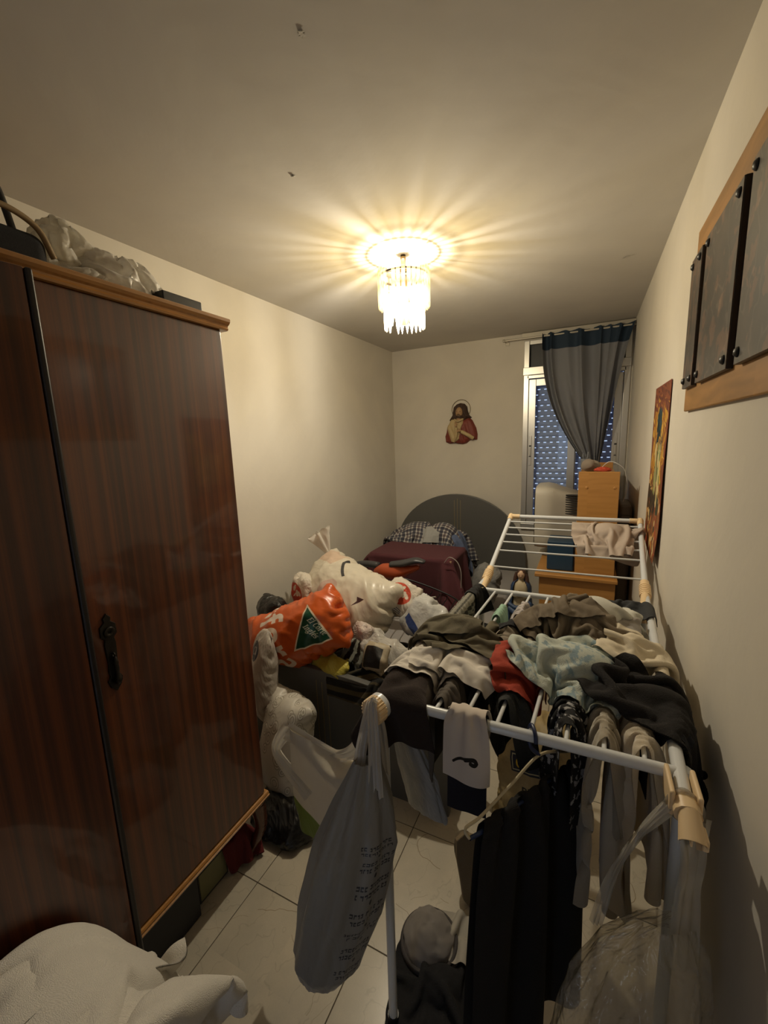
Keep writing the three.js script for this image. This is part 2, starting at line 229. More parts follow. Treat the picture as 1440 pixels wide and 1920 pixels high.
// ---------------------------------------------------------------- bed
const BX0 = -1.775, BX1 = -0.485, BZ0 = -3.865, BZ1 = -1.505;
{ const t = thing('double_bed', 'grey double bed with arched headboard and footboard piled with bags', 'bed', [(BX0 + BX1) / 2, 0, (BZ0 + BZ1) / 2]);
  const arch = (y1, side, z, th, cx) => { const s = new THREE.Shape(), w = (BX1 - BX0) / 2; s.moveTo(-w, 0.0); s.lineTo(-w, side); for (let i = 0; i <= 32; i++) { const a = Math.PI * (1 - i / 32); s.lineTo(w * Math.cos(a), side + (y1 - side) * Math.pow(Math.sin(a), 0.9)); } s.lineTo(w, 0.0); const g = new THREE.ExtrudeGeometry(s, { depth: th - 0.01, bevelEnabled: true, bevelSize: 0.004, bevelThickness: 0.005, bevelSegments: 3, curveSegments: 20 }); g.translate(cx, 0, z + 0.005); return boxUV(g); };
  const cx = (BX0 + BX1) / 2;
  const hb = part('headboard', arch(1.088, 0.44, BZ0 - 0.02, 0.035, cx), greyLaminate, t, 'grey arched headboard with thin gold lines');
  const fb = part('footboard', arch(0.545, 0.40, BZ1 - 0.03, 0.035, cx), greyLaminate, t, 'grey arched footboard with thin gold lines');
  for (let k = -1; k <= 1; k++) { part('gold_line', box(cx + 0.01 + k * 0.03 - 0.0015, 0.62, BZ0 + 0.0145, cx + 0.01 + k * 0.03 + 0.0015, k ? 1.035 : 1.05, BZ0 + 0.0162, 0), gold, hb); part('gold_line', box(cx + 0.02 + k * 0.032 - 0.001, 0.10 + 0.03 * k, BZ1 + 0.0045, cx + 0.02 + k * 0.032 + 0.001, k ? 0.475 - 0.02 * k : 0.49, BZ1 + 0.0062, 0), gold, fb); }
  part('side_rail', box(BX1 - 0.03, 0.16, BZ0 + 0.016, BX1 - 0.005, 0.30, BZ1 - 0.03), greyLaminate, t); part('side_rail', box(BX0 + 0.005, 0.16, BZ0 + 0.016, BX0 + 0.03, 0.30, BZ1 - 0.03), greyLaminate, t);
  part('slat_base', box(BX0 + 0.03, 0.21, BZ0 + 0.016, BX1 - 0.03, 0.25, BZ1 - 0.03), std([0.25, 0.2, 0.14], 0.8), t);
  part('mattress', box(BX0 + 0.032, 0.25, BZ0 + 0.02, BX1 - 0.032, 0.40, BZ1 - 0.034, 0.04, 4), std([0.35, 0.33, 0.32], 0.9, { bumpMap: rep(weaveT, 4, 4), bumpScale: 0.001 }), t);
}
// ---------------------------------------------------------------- drying rack
const FL = [-0.43, 1.0, -0.828], FR = [0.176, 1.0, -0.842], BL = [-0.380, 1.0, -1.66], BR = [0.200, 1.0, -1.668], HL = [-0.388, 1.005, -1.79], HR = [0.218, 1.005, -1.81], TL = [-0.366, 1.2, -2.28], TR = [0.234, 1.2, -2.31];
const mixp = (a, b, t) => a.map((v, i) => lerp(v, b[i], t));
const rackRods = [];
{ const t = thing('drying_rack', 'white tubular winged drying rack with cream joints standing by the right wall', 'drying rack', [-0.1, 0, -1.4]);
  const eL = mixp(FL, BL, -0.06), eR = mixp(FR, BR, -0.10);
  part('side_tube', rod(eL, HL, 0.0125), rackWhite, t); part('side_tube', rod(eR, HR, 0.0125), rackWhite, t);
  part('cross_bar', rod(FL, FR, 0.0118), rackWhite, t); part('cross_bar', rod(BL, BR, 0.0110), rackWhite, t);
  for (let k = 0; k < 8; k++) { const s = (k + 0.86) / 8.62, a = mixp(BL, BR, s), b = mixp(FL, FR, s); rackRods.push([b, a]); part('rod', rod(a, b, 0.0048, 0.0048, 8), rackWhite, t); }
  // wing
  part('wing_tube', rod(HL, TL, 0.0105), rackWhite, t); part('wing_tube', rod(HR, TR, 0.0115), rackWhite, t); part('wing_bar', rod(TL, TR, 0.0105), rackWhite, t);
  for (const s of [0.90, 0.79, 0.67, 0.545, 0.41, 0.17]) part('wing_rod', rod(mixp(HL, TL, s), mixp(HR, TR, s), 0.0042, 0.0042, 8), rackWhite, t);
  for (const [p, q, o] of [[TL, HL, TR], [TR, HR, TL]]) { const d = mixp(p, q, 0.07), e = mixp(p, o, 0.075); part('corner_cap', merge([rod(mixp(p, q, -0.02), d, 0.0135), rod(mixp(p, o, -0.012), e, 0.0125), new THREE.SphereGeometry(0.0145, 14, 10).translate(...p)]), rackCap, t); }
  // ribbed hinges between the wing and the frame
  for (const [h, top, b] of [[HL, TL, BL], [HR, TR, BR]]) {
    const list = [], d = V(...top).sub(V(...h)).normalize(), A = V(...h);
    for (let i = 0; i < 6; i++) { const p = A.clone().addScaledVector(d, -0.01 + i * 0.0105), q = p.clone().addScaledVector(d, 0.0075); list.push(rod(p.toArray(), q.toArray(), 0.0205, 0.0205, 14)); }
    list.push(rod(A.clone().addScaledVector(d, -0.03).toArray(), A.clone().addScaledVector(d, 0.075).toArray(), 0.0165));
    list.push(rod(h, mixp(h, b, 0.98), 0.0155, 0.0145), rod([b[0], b[1] + 0.014, b[2]], [b[0], b[1] - 0.075, b[2]], 0.016, 0.011));
    part('hinge', merge(list), rackCap, t);
  }
  // front left: big ribbed knob; front right: fork and open spout
  { const s = new THREE.Shape(); for (let i = 0; i < 96; i++) { const a = i / 96 * Math.PI * 2, r = 0.0285 + 0.0016 * Math.sign(Math.sin(a * 24)); i ? s.lineTo(r * Math.cos(a), r * Math.sin(a)) : s.moveTo(r, 0); }
    const g = new THREE.ExtrudeGeometry(s, { depth: 0.02, bevelEnabled: true, bevelSize: 0.002, bevelThickness: 0.004, bevelSegments: 2 }); g.rotateY(-0.25); g.translate(FL[0] - 0.003, 0.992, FL[2] + 0.028);
    part('knob', g, rackCap, t, 'big ribbed cream knob');
    part('knob_plate', rod([FL[0] - 0.001, 0.992, FL[2] + 0.012], [FL[0] - 0.004, 0.992, FL[2] + 0.025], 0.031, 0.031, 28), rackWhite, t);
    part('joint', merge([rod([FL[0], 0.992, FL[2] - 0.02], [FL[0], 0.992, FL[2] + 0.015], 0.018), rod([FL[0], 1.0, FL[2]], [FL[0], 0.93, FL[2]], 0.016)]), rackCap, t);
    const e = V(...eR), d = V(...eR).sub(V(...FR)).normalize(), sd = V(1, 0, 0); const at = (k, x, y) => [e.x + d.x * k + x, e.y + y + d.y * k, e.z + d.z * k];
    const spout = new THREE.CylinderGeometry(0.020, 0.015, 0.05, 20, 1, true, 0.4, 4.6); spout.rotateX(Math.PI / 2); spout.rotateX(0.55); spout.translate(...at(0.027, 0.003, -0.009));
    const spout2 = new THREE.CylinderGeometry(0.0178, 0.013, 0.05, 20, 1, true, 0.4, 4.6); spout2.rotateX(Math.PI / 2); spout2.rotateX(0.55); spout2.translate(...at(0.027, 0.003, -0.009));
    part('joint', merge([box(e.x - 0.024, 0.975, e.z - 0.075, e.x - 0.0155, 1.022, e.z - 0.002, 0.004), box(e.x + 0.0155, 0.975, e.z - 0.075, e.x + 0.024, 1.022, e.z - 0.002, 0.004), rod(at(-0.022, 0, 0), at(0.012, 0.001, -0.004), 0.019, 0.021), spout, spout2, box(e.x + 0.001, 0.965, e.z + 0.008, e.x + 0.004, 1.0, e.z + 0.04, 0.001), box(e.x + 0.014, 0.97, e.z + 0.016, e.x + 0.024, 0.99, e.z + 0.048, 0.003)]), rackCap, t, 'cream end joint with open spout');
  }
  const leg = (a, b) => { part('leg', rod(a, b, 0.0125), rackWhite, t); part('foot_cap', rod([b[0], 0, b[2]], [b[0], 0.03, b[2]], 0.016), blackPlastic, t); };
  leg([FL[0], 0.99, FL[2]], [-0.428, 0.002, -0.812]); leg([0.19, 0.99, FR[2] - 0.03], [0.19, 0.002, -0.87]); leg([BL[0], 0.99, BL[2]], [-0.385, 0.002, -1.66]); leg([BR[0], 0.99, BR[2]], [0.2, 0.002, -1.67]);
}
// ---------------------------------------------------------------- desk with a shelf hutch, seen from its end
{ const t = thing('computer_desk', 'beech computer desk seen end on, with raised shelf unit, by the window', 'desk', [-0.05, 0, -3.2]);
  part('desk_top', box(-0.285, 0.728, -3.72, 0.185, 0.752, -2.725, 0.006), beech, t);
  part('end_panel', box(-0.255, 0.0, -2.775, 0.175, 0.728, -2.755), beech, t); part('end_panel', box(-0.255, 0, -3.70, 0.175, 0.728, -3.68), beech, t); part('modesty_panel', box(0.155, 0.25, -3.68, 0.17, 0.728, -2.775), beech, t);
  part('drawer_front', box(-0.262, 0.60, -3.25, -0.247, 0.722, -2.78), beech, t);
  const hp = part('hutch_panel', box(-0.053, 0.752, -2.785, 0.165, 1.40, -2.767), beech, t); part('hutch_panel', box(-0.053, 0.752, -3.66, 0.165, 1.40, -3.642), beech, t);
  part('hutch_shelf', box(-0.05, 1.345, -3.642, 0.162, 1.362, -2.785), beech, t); part('hutch_shelf', box(-0.05, 1.05, -3.642, 0.162, 1.067, -2.785), beech, t); part('hutch_back', box(0.155, 0.752, -3.642, 0.164, 1.345, -2.785, 0.001), beech, t);
  for (const x of [-0.006, 0.142]) part('screw_cap', new THREE.SphereGeometry(0.0085, 14, 8).scale(1, 1, 0.5).translate(x, 1.305, -2.766), beech, hp);
}
{ const cream = std([0.52, 0.48, 0.40], 0.5), t = thing('crt_monitor', 'bulky beige tube monitor with vents standing on the desk', 'monitor', [-0.14, 0.752, -3.28]);
  // a tapering housing: broad bezel to the left, narrow neck towards the right
  const secs = [[-0.33, 0.22, 0.40, 1.045, 0.02], [-0.27, 0.225, 0.41, 1.045, 0.03], [-0.215, 0.215, 0.395, 1.045, 0.04], [-0.20, 0.205, 0.37, 1.045, 0.05], [-0.05, 0.18, 0.30, 1.03, 0.06], [0.03, 0.15, 0.25, 1.0, 0.06], [0.07, 0.13, 0.20, 0.99, 0.06]];
  const pos = [], idx = [], M = 40; secs.forEach(([x, hy, wz, cy, r]) => { for (let k = 0; k < M; k++) { const a = k / M * Math.PI * 2, c = Math.cos(a), s = Math.sin(a), e = 0.28; pos.push(x, cy + hy * Math.sign(s) * Math.pow(Math.abs(s), e), -3.27 + wz / 2 * Math.sign(c) * Math.pow(Math.abs(c), e)); } });
  for (let i = 0; i < secs.length - 1; i++) for (let k = 0; k < M; k++) { const a = i * M + k, b = i * M + (k + 1) % M; idx.push(a, a + M, b, b, a + M, b + M); }
  const g = new THREE.BufferGeometry(); g.setAttribute('position', new THREE.Float32BufferAttribute(pos, 3)); const e0 = pos.length / 3; idx.push(); g.setIndex(idx); const gg = toCreasedNormals(g, 0.6);
  part('housing', boxUV(gg), cream, t); part('screen_tube', box(-0.338, 0.86, -3.44, -0.326, 1.22, -3.10, 0.005), blackPlastic, t);
  part('back_cover', box(0.068, 0.87, -3.35, 0.075, 1.11, -3.19, 0.003), cream, t);
  for (let k = 0; k < 9; k++) { const y = 1.21 - k * 0.016, zz = -3.27 + 0.5 * lerp(0.37, 0.30, 0.75); part('vent_slot', box(-0.135, y - 0.0035, zz - 0.02, -0.05, y + 0.0035, zz + 0.0105, 0.001).rotateY(0), std([0.02, 0.018, 0.015], 0.7), t); }
  part('swivel_base', merge([lathe([[0.001, 0.752], [0.13, 0.752], [0.135, 0.76], [0.10, 0.775], [0.07, 0.80], [0.07, 0.845], [0.001, 0.845]], [-0.18, 0, -3.27])]), cream, t);
}
{ const t = thing('speaker_box', 'dark brown slotted speaker behind the shelf unit by the window', 'speaker', [0.215, 0.0, -3.15]);
  const m = std([0.13, 0.105, 0.085], 0.6); part('cabinet', box(0.19, 0.0, -3.30, 0.262, 1.17, -3.02, 0.02, 4), m, t);
  for (let k = 0; k < 7; k++) part('grille_slot', box(0.196, 1.10 - k * 0.018, -3.025, 0.25, 1.104 - k * 0.018, -3.0185, 0.001), blackPlastic, t); }
single('storage_box', box(-0.222, 0.7525, -3.02, -0.062, 0.945, -2.83, 0.008, 3), std([0.016, 0.045, 0.085], 0.45), 'dark blue box on the corner of the desk', 'box');
{ const t = thing('plush_toy', 'round pale plush toy lying on top of the shelf unit', 'toy', [0.03, 1.40, -2.9]);
  const pl = std([0.55, 0.45, 0.36], 0.95, { bumpMap: rep(pileT, 2, 2), bumpScale: 0.004 }); const f = (x, y, z, a, b, c) => new THREE.SphereGeometry(1, 24, 16).scale(a, b, c).translate(x, y, z);
  part('body', f(0.01, 1.425, -2.92, 0.055, 0.038, 0.05), pl, t); part('head', f(-0.004, 1.438, -2.85, 0.038, 0.034, 0.036), pl, t); }
single('red_cloth', (() => { const g = new THREE.SphereGeometry(1, 40, 20); const p = g.attributes.position; for (let i = 0; i < p.count; i++) { const x = p.getX(i), y = p.getY(i), z = p.getZ(i), k = 1 + 0.25 * fbm(x * 2, y * 2, z * 2, 3); p.setXYZ(i, 0.075 + x * 0.045 * k, Math.max(1.4005, 1.408 + y * 0.018 * k), -2.81 + z * 0.03 * k); } g.computeVertexNormals(); return g; })(), std([0.42, 0.05, 0.02], 0.8), 'small crumpled red cloth on top of the shelf unit', 'cloth');
single('pen_holder', merge([lathe([[0.001, 1.40], [0.028, 1.40], [0.03, 1.465], [0.027, 1.465], [0.026, 1.405], [0.001, 1.405]], [-0.02, 0, -2.99]), rod([-0.03, 1.41, -2.99], [-0.038, 1.50, -2.985], 0.004), rod([-0.015, 1.41, -2.985], [-0.008, 1.51, -2.98], 0.004), rod([-0.01, 1.41, -3.0], [-0.02, 1.49, -3.01], 0.004)]), std([0.16, 0.17, 0.19], 0.35), 'grey cup of pens on the shelf unit beside the tied curtain', 'pen holder');
single('white_cable', tube([[0.06, 1.408, -2.86], [0.11, 1.455, -2.84], [0.18, 1.42, -2.86], [0.21, 1.34, -2.92], [0.215, 1.25, -2.98], [0.205, 1.19, -3.02]], 0.0022, 6, 40), std([0.7, 0.7, 0.7], 0.4), 'thin white cable looping off the shelf unit towards the wall', 'cable');
// ---------------------------------------------------------------- religious figurine on a low stand between bed and desk
{ single('nightstand', merge([box(-0.47, 0.40, -2.62, -0.295, 0.42, -2.42), box(-0.465, 0, -2.615, -0.45, 0.40, -2.425), box(-0.315, 0, -2.615, -0.30, 0.40, -2.425), box(-0.45, 0.2, -2.61, -0.315, 0.212, -2.43)]), std([0.06, 0.045, 0.035], 0.6), 'small dark stand under the figurine beside the bed', 'stand');
  const cx = -0.335, cz = -2.5, t = thing('figurine', 'painted figurine of a long-haired woman in a blue mantle beside the desk', 'figurine', [cx, 0.42, cz]);
  const robe = std([0.50, 0.42, 0.28], 0.6), blue = std([0.02, 0.045, 0.11], 0.55), skin = std([0.62, 0.42, 0.28], 0.5), hair = std([0.05, 0.02, 0.012], 0.6);
  const pleat = (prof, sx, sz, amp, n, ph = 0, a0 = 0, a1 = Math.PI * 2) => { const g = new THREE.LatheGeometry(prof.map(p => new THREE.Vector2(...p)), 72, a0, a1 - a0), p = g.attributes.position; for (let i = 0; i < p.count; i++) { const x = p.getX(i), y = p.getY(i), z = p.getZ(i), a = Math.atan2(z, x), k = 1 + amp * sstep(0.75, 0.45, y) * Math.sin(a * n + ph + y * 8) ; p.setXYZ(i, cx + x * k * sx, y, cz + z * k * sz); } g.computeVertexNormals(); return g; };
  part('robe', pleat([[0.001, 0.42], [0.075, 0.42], [0.07, 0.5], [0.058, 0.6], [0.046, 0.68], [0.05, 0.72], [0.044, 0.755], [0.018, 0.775], [0.014, 0.79]], 1, 0.8, 0.1, 14), robe, t);
  part('mantle', pleat([[0.088, 0.44], [0.08, 0.52], [0.07, 0.61], [0.062, 0.68], [0.06, 0.735], [0.045, 0.768], [0.02, 0.78]], 1, 0.85, 0.07, 9, 1, Math.PI * 0.25, Math.PI * 1.75), blue, t);
  part('mantle_fold', merge([tube([[cx - 0.06, 0.60, cz + 0.035], [cx - 0.02, 0.585, cz + 0.058], [cx + 0.03, 0.60, cz + 0.055], [cx + 0.062, 0.65, cz + 0.03]], 0.02, 10), tube([[cx - 0.065, 0.625, cz + 0.03], [cx - 0.02, 0.612, cz + 0.05], [cx + 0.035, 0.63, cz + 0.045]], 0.014, 10)]), blue, t);
  part('head', new THREE.SphereGeometry(0.024, 22, 18).scale(0.9, 1.15, 0.95).translate(cx, 0.808, cz + 0.008), skin, t);
  part('hair', merge([new THREE.SphereGeometry(0.0285, 22, 14, 0, Math.PI * 2, 0, 1.5).rotateX(-0.5).translate(cx, 0.810, cz), tube([[cx - 0.024, 0.815, cz], [cx - 0.032, 0.785, cz + 0.006], [cx - 0.034, 0.745, cz + 0.014]], 0.0125, 8), tube([[cx + 0.024, 0.815, cz], [cx + 0.032, 0.785, cz + 0.006], [cx + 0.034, 0.745, cz + 0.014]], 0.0125, 8)]), hair, t);
  part('face', merge([new THREE.SphereGeometry(0.0022, 8, 6).translate(cx - 0.008, 0.812, cz + 0.030), new THREE.SphereGeometry(0.0022, 8, 6).translate(cx + 0.008, 0.812, cz + 0.030), box(cx - 0.005, 0.797, cz + 0.029, cx + 0.005, 0.7995, cz + 0.0315, 0.001)]), std([0.12, 0.04, 0.03], 0.6), t);
  part('nose', new THREE.ConeGeometry(0.003, 0.011, 8).rotateX(-0.25).translate(cx, 0.806, cz + 0.031), skin, t);
  part('hands', merge([tube([[cx - 0.05, 0.70, cz + 0.02], [cx - 0.025, 0.685, cz + 0.045], [cx, 0.715, cz + 0.05]], 0.011, 8), tube([[cx + 0.05, 0.70, cz + 0.02], [cx + 0.025, 0.685, cz + 0.045], [cx + 0.002, 0.715, cz + 0.05]], 0.011, 8)]), robe, t);
}
// ---------------------------------------------------------------- wall plaque: haloed bust
{ const cx = -1.103, cy = 1.74, t = thing('wall_plaque', 'painted relief bust of a bearded haloed man in a red robe', 'plaque', [cx, 1.57, ZB]);
  const hairM = std([0.045, 0.022, 0.012], 0.7), skin = std([0.36, 0.22, 0.11], 0.6), red = std([0.17, 0.03, 0.018], 0.6, { bumpMap: rep(noiseT, 3, 3), bumpScale: 0.002 }), cream = std([0.45, 0.34, 0.17], 0.6), dark = std([0.05, 0.015, 0.01], 0.6);
  const relief = (outline, depth, fold, zc = 0) => { // a domed relief over an outline
    const s = new THREE.Shape(); outline.forEach((p, i) => i ? s.lineTo(cx + p[0], cy + p[1]) : s.moveTo(cx + p[0], cy + p[1]));
    const ox = outline.reduce((a, p) => a + p[0], 0) / outline.length, oy = outline.reduce((a, p) => a + p[1], 0) / outline.length, pos = [], idx = [], K = 14, M = outline.length * 4, pts = [];
    outline.forEach((p, i) => { const q = outline[(i + 1) % outline.length]; for (let k = 0; k < 4; k++) pts.push([lerp(p[0], q[0], k / 4), lerp(p[1], q[1], k / 4)]); });
    for (let j = 0; j <= K; j++) { const r = 1 - j / K; pts.forEach(([x, y]) => { const X = ox + (x - ox) * r, Y = oy + (y - oy) * r, d = depth * Math.sqrt(Math.max(0, 1 - r * r * r * r)) + (j ? fold(X, Y) : 0); pos.push(cx + X, cy + Y, ZB + 0.002 + zc * (j ? 1 : 0.2) + d); }); }
    for (let j = 0; j < K; j++) for (let k = 0; k < M; k++) { const a = j * M + k, b = j * M + (k + 1) % M; idx.push(a, b, a + M, b, b + M, a + M); }
    const g = new THREE.BufferGeometry(); g.setAttribute('position', new THREE.Float32BufferAttribute(pos, 3)); g.setIndex(idx); g.computeVertexNormals(); return g; };
  const foldV = (x, y) => 0.005 * Math.sin(x * 130 + y * 40), flat = () => 0;
  part('robe', relief([[-0.148, -0.155], [-0.155, -0.10], [-0.142, -0.06], [-0.135, -0.02], [-0.09, 0.055], [0.075, 0.075], [0.11, 0.04], [0.145, -0.03], [0.158, -0.09], [0.155, -0.138], [0.09, -0.142], [0.055, -0.17], [0.02, -0.178], [-0.02, -0.175], [-0.06, -0.165], [-0.11, -0.172]], 0.045, foldV), red, t);
  part('tunic', relief([[-0.13, -0.02], [-0.085, 0.06], [0.03, 0.07], [0.035, 0.02], [0.005, -0.05], [0.0, -0.13], [-0.035, -0.155], [-0.085, -0.16], [-0.11, -0.09]], 0.022, (x, y) => 0.004 * Math.sin(x * 150 + y * 60), 0.036), cream, t);
  part('sleeve', tube([[cx + 0.125, cy - 0.125, ZB + 0.04], [cx + 0.085, cy - 0.095, ZB + 0.062], [cx + 0.02, cy - 0.06, ZB + 0.068]], 0.017, 10), cream, t); part('sleeve', tube([[cx - 0.06, cy - 0.15, ZB + 0.045], [cx - 0.03, cy - 0.10, ZB + 0.065], [cx - 0.03, cy - 0.02, ZB + 0.07]], 0.014, 10), cream, t);
  part('hand', merge([new THREE.SphereGeometry(0.017, 14, 10).scale(1.3, 0.7, 0.6).translate(cx + 0.005, cy - 0.052, ZB + 0.075), ...[0, 1, 2, 3].map(k => rod([cx - 0.01, cy - 0.046 - k * 0.006, ZB + 0.078], [cx - 0.036, cy - 0.04 - k * 0.008, ZB + 0.078], 0.0042, 0.003, 8)), rod([cx + 0.004, cy - 0.043, ZB + 0.079], [cx - 0.008, cy - 0.026, ZB + 0.08], 0.0045, 0.003, 8), new THREE.SphereGeometry(0.014, 12, 10).scale(0.8, 1.1, 0.6).translate(cx - 0.03, cy - 0.005, ZB + 0.075), ...[0, 1, 2].map(k => rod([cx - 0.036 + k * 0.008, cy + 0.004, ZB + 0.076], [cx - 0.04 + k * 0.009, cy + 0.032, ZB + 0.076], 0.004, 0.003, 8))]), skin, t);
  part('hair', relief([[-0.11, 0.045], [-0.085, 0.085], [-0.075, 0.13], [-0.066, 0.17], [-0.04, 0.195], [-0.005, 0.204], [0.035, 0.195], [0.06, 0.168], [0.066, 0.13], [0.08, 0.09], [0.105, 0.065], [0.06, 0.05], [0.03, 0.035], [-0.06, 0.03]], 0.05, (x, y) => 0.005 * Math.sin(x * 170 + Math.sin(y * 60) * 2)), hairM, t);
  part('neck', rod([cx - 0.008, cy + 0.03, ZB + 0.045], [cx - 0.008, cy + 0.08, ZB + 0.045], 0.028, 0.022), skin, t);
  part('collar', tube([[cx - 0.05, cy + 0.055, ZB + 0.05], [cx - 0.01, cy + 0.035, ZB + 0.075], [cx + 0.035, cy + 0.055, ZB + 0.05]], 0.007, 8), cream, t);
  part('head', new THREE.SphereGeometry(0.038, 24, 20).scale(0.88, 1.3, 0.9).translate(cx - 0.006, cy + 0.115, ZB + 0.045), skin, t);
  part('beard', merge([new THREE.SphereGeometry(0.03, 18, 14).scale(0.95, 0.85, 0.75).translate(cx - 0.006, cy + 0.078, ZB + 0.052), box(cx - 0.022, cy + 0.091, ZB + 0.072, cx + 0.010, cy + 0.097, ZB + 0.080, 0.002)]), hairM, t);
  part('nose', new THREE.ConeGeometry(0.006, 0.026, 8).rotateX(-0.25).translate(cx - 0.006, cy + 0.112, ZB + 0.081), skin, t);
  part('eye', new THREE.SphereGeometry(0.0042, 8, 6).scale(1.5, 0.8, 0.6).translate(cx - 0.019, cy + 0.124, ZB + 0.0745), dark, t); part('eye', new THREE.SphereGeometry(0.0042, 8, 6).scale(1.5, 0.8, 0.6).translate(cx + 0.008, cy + 0.124, ZB + 0.0745), dark, t);
  part('halo', new THREE.TorusGeometry(0.088, 0.0026, 8, 48).translate(cx + 0.002, cy + 0.145, ZB + 0.01), std([0.16, 0.12, 0.06], 0.4, { metalness: 0.6 }), t, 'thin dark metal halo ring');
}
// ---------------------------------------------------------------- right wall: board with bolted plates, and the poster
{ const z0 = -1.64, z1 = -0.42, xs = XR - 0.012, t = thing('wall_art_board', 'wooden board carrying bolted dark engraved plates on the right wall', 'wall art', [XR, 1.685, (z0 + z1) / 2]);
  part('backing_board', box(xs, 1.685, z0, XR - 0.001, 2.205, z1, 0.004), boardWood, t);
  const plates = [[-1.615, -1.485, 1.752, 2.118], [-1.435, -1.14, 1.752, 2.118], [-1.085, -0.79, 1.752, 2.118], [-0.735, -0.605, 1.752, 2.118]];
  plates.forEach(([a, b, y0, y1], k) => {
    const tx = tex(256, 256, (u, v) => { const n = fbm(u * 3 + k * 5, v * 3, k * 3.1, 5), r = 0.4 * sstep(0.12, 0.2, fbm(u * 4 + k * 3, v * 4, k + 4, 5)), l = Math.max(0, 1 - Math.abs(fbm(u * 2 + 3, v * 2 + k, 7 + k, 3)) * 14); return [0.25 + 0.09 * n + 0.34 * r + 0.10 * l, 0.225 + 0.07 * n + 0.17 * r + 0.10 * l, 0.195 + 0.06 * n + 0.08 * r + 0.09 * l]; });
    tx.repeat.set(1 / (b - a), 1 / (y1 - y0)); tx.offset.set(-a / (b - a), -y0 / (y1 - y0));
    const pm = std([1, 1, 1], 0.4, { map: tx, clearcoat: 0.3, clearcoatRoughness: 0.25 });
    const o = part('plate', box(xs - 0.012, y0, a, xs, y1, b, 0.002), blackPlastic, t); part('plate_face', box(xs - 0.0135, y0 + 0.001, a + 0.001, xs - 0.0115, y1 - 0.001, b - 0.001, 0), pm, o);
    for (const z of [a + 0.022, b - 0.022]) for (const y of [y0 + 0.022, y1 - 0.022]) part('bolt', lathe([[0.001, 0.008], [0.006, 0.007], [0.0095, 0.003], [0.0105, 0], [0.001, 0]], [0, 0, 0], 14).rotateZ(Math.PI / 2).translate(xs - 0.013, y, z), blackPlastic, o);
  }); }
{ const z0 = -2.40, z1 = -1.97, y0 = 1.10, y1 = 1.822;
  const tx = canvasTex(512, 860, (c, w, h) => { // loose painting: a dark flower head on a tall stalk, ochre ground
    const R = mulberry(31), blob = (x, y, rx, ry, col, a) => { c.save(); c.translate(x * w, y * h); c.rotate(a); c.fillStyle = col; c.beginPath(); c.ellipse(0, 0, rx * w, ry * w, 0, 0, 7); c.fill(); c.restore(); };
    c.fillStyle = '#7d4426'; c.fillRect(0, 0, w, h);
    for (let i = 0; i < 260; i++) { const y = 0.08 + R() * 0.55, x = 0.5 + (R() - 0.5) * 0.9 * (1 - 0.2 * y); blob(x, y, 0.03 + R() * 0.06, 0.01 + R() * 0.03, ['#b8862b', '#c99a35', '#a9711f', '#d1a848', '#8f5a22'][(R() * 5) | 0], R() * 3); }
    for (let i = 0; i < 90; i++) blob(R(), R() * 0.14, 0.05 + R() * 0.08, 0.015, ['#6f3a24', '#86492b', '#5f3020'][(R() * 3) | 0], R() * 0.6);
    for (let i = 0; i < 150; i++) blob(R(), 0.58 + R() * 0.42, 0.03 + R() * 0.07, 0.01 + R() * 0.03, ['#8a5a2c', '#5d3a20', '#b07b3a', '#3c3a26', '#9c4a26', '#cdb07a'][(R() * 6) | 0], R() * 3);
    for (let i = 0; i < 60; i++) blob(0.35 + R() * 0.4, 0.36 + R() * 0.3, 0.02 + R() * 0.03, 0.05 + R() * 0.06, ['#c9b98a', '#a8a06a', '#d8c48f', '#7d8a55'][(R() * 4) | 0], (R() - 0.5) * 0.4);
    for (let i = 0; i < 34; i++) blob(0.52 + (R() - 0.5) * 0.05, 0.38 + R() * 0.28, 0.012, 0.05, ['#4b4a2c', '#6b4b25', '#39442c'][(R() * 3) | 0], (R() - 0.5) * 0.2);
    for (let i = 0; i < 46; i++) blob(0.5 + (R() - 0.5) * 0.22, 0.24 + (R() - 0.5) * 0.17, 0.02 + R() * 0.05, 0.015 + R() * 0.035, ['#12262c', '#1b3a3e', '#0c1a20', '#26464a'][(R() * 4) | 0], R() * 3);
    for (let i = 0; i < 12; i++) blob(0.6 + R() * 0.16, 0.29 + R() * 0.08, 0.05, 0.008, '#1a2f30', 0.6 + R());
    for (let i = 0; i < 30; i++) blob(0.05 + R() * 0.5, 0.64 + R() * 0.12, 0.03 + R() * 0.04, 0.05, ['#2a2419', '#3a2e1c', '#1f1c16'][(R() * 3) | 0], R());
    for (let i = 0; i < 14; i++) blob(0.7 + R() * 0.1, 0.66 + R() * 0.08, 0.035, 0.05, '#2c3a2c', R());
    for (let i = 0; i < 20; i++) blob(R() * 0.5, 0.9 + R() * 0.1, 0.06, 0.02, ['#a8361f', '#8d2a1c'][(R() * 2) | 0], 0.5);
    c.strokeStyle = '#7a3a22'; c.lineWidth = 10; c.strokeRect(2, 2, w - 4, h - 4); });
  const g = new THREE.BoxGeometry(0.0016, y1 - y0, z1 - z0, 1, 24, 12), p = g.attributes.position, uv = g.attributes.uv;
  for (let i = 0; i < p.count; i++) { const y = p.getY(i), z = p.getZ(i), u = z / (z1 - z0) + 0.5, v = y / (y1 - y0) + 0.5; uv.setXY(i, u, v); p.setXYZ(i, p.getX(i) + XR - 0.004 - 0.014 * Math.pow(1 - v, 3) * u - 0.003 * (1 + Math.sin(v * 9 + u * 3)) * (1 - v), y + (y0 + y1) / 2 - 0.012 * u * (1 - v), z + (z0 + z1) / 2 + 0.012 * Math.sin(v * 7) * (1 - v)); }
  g.computeVertexNormals(); tx.flipY = true;
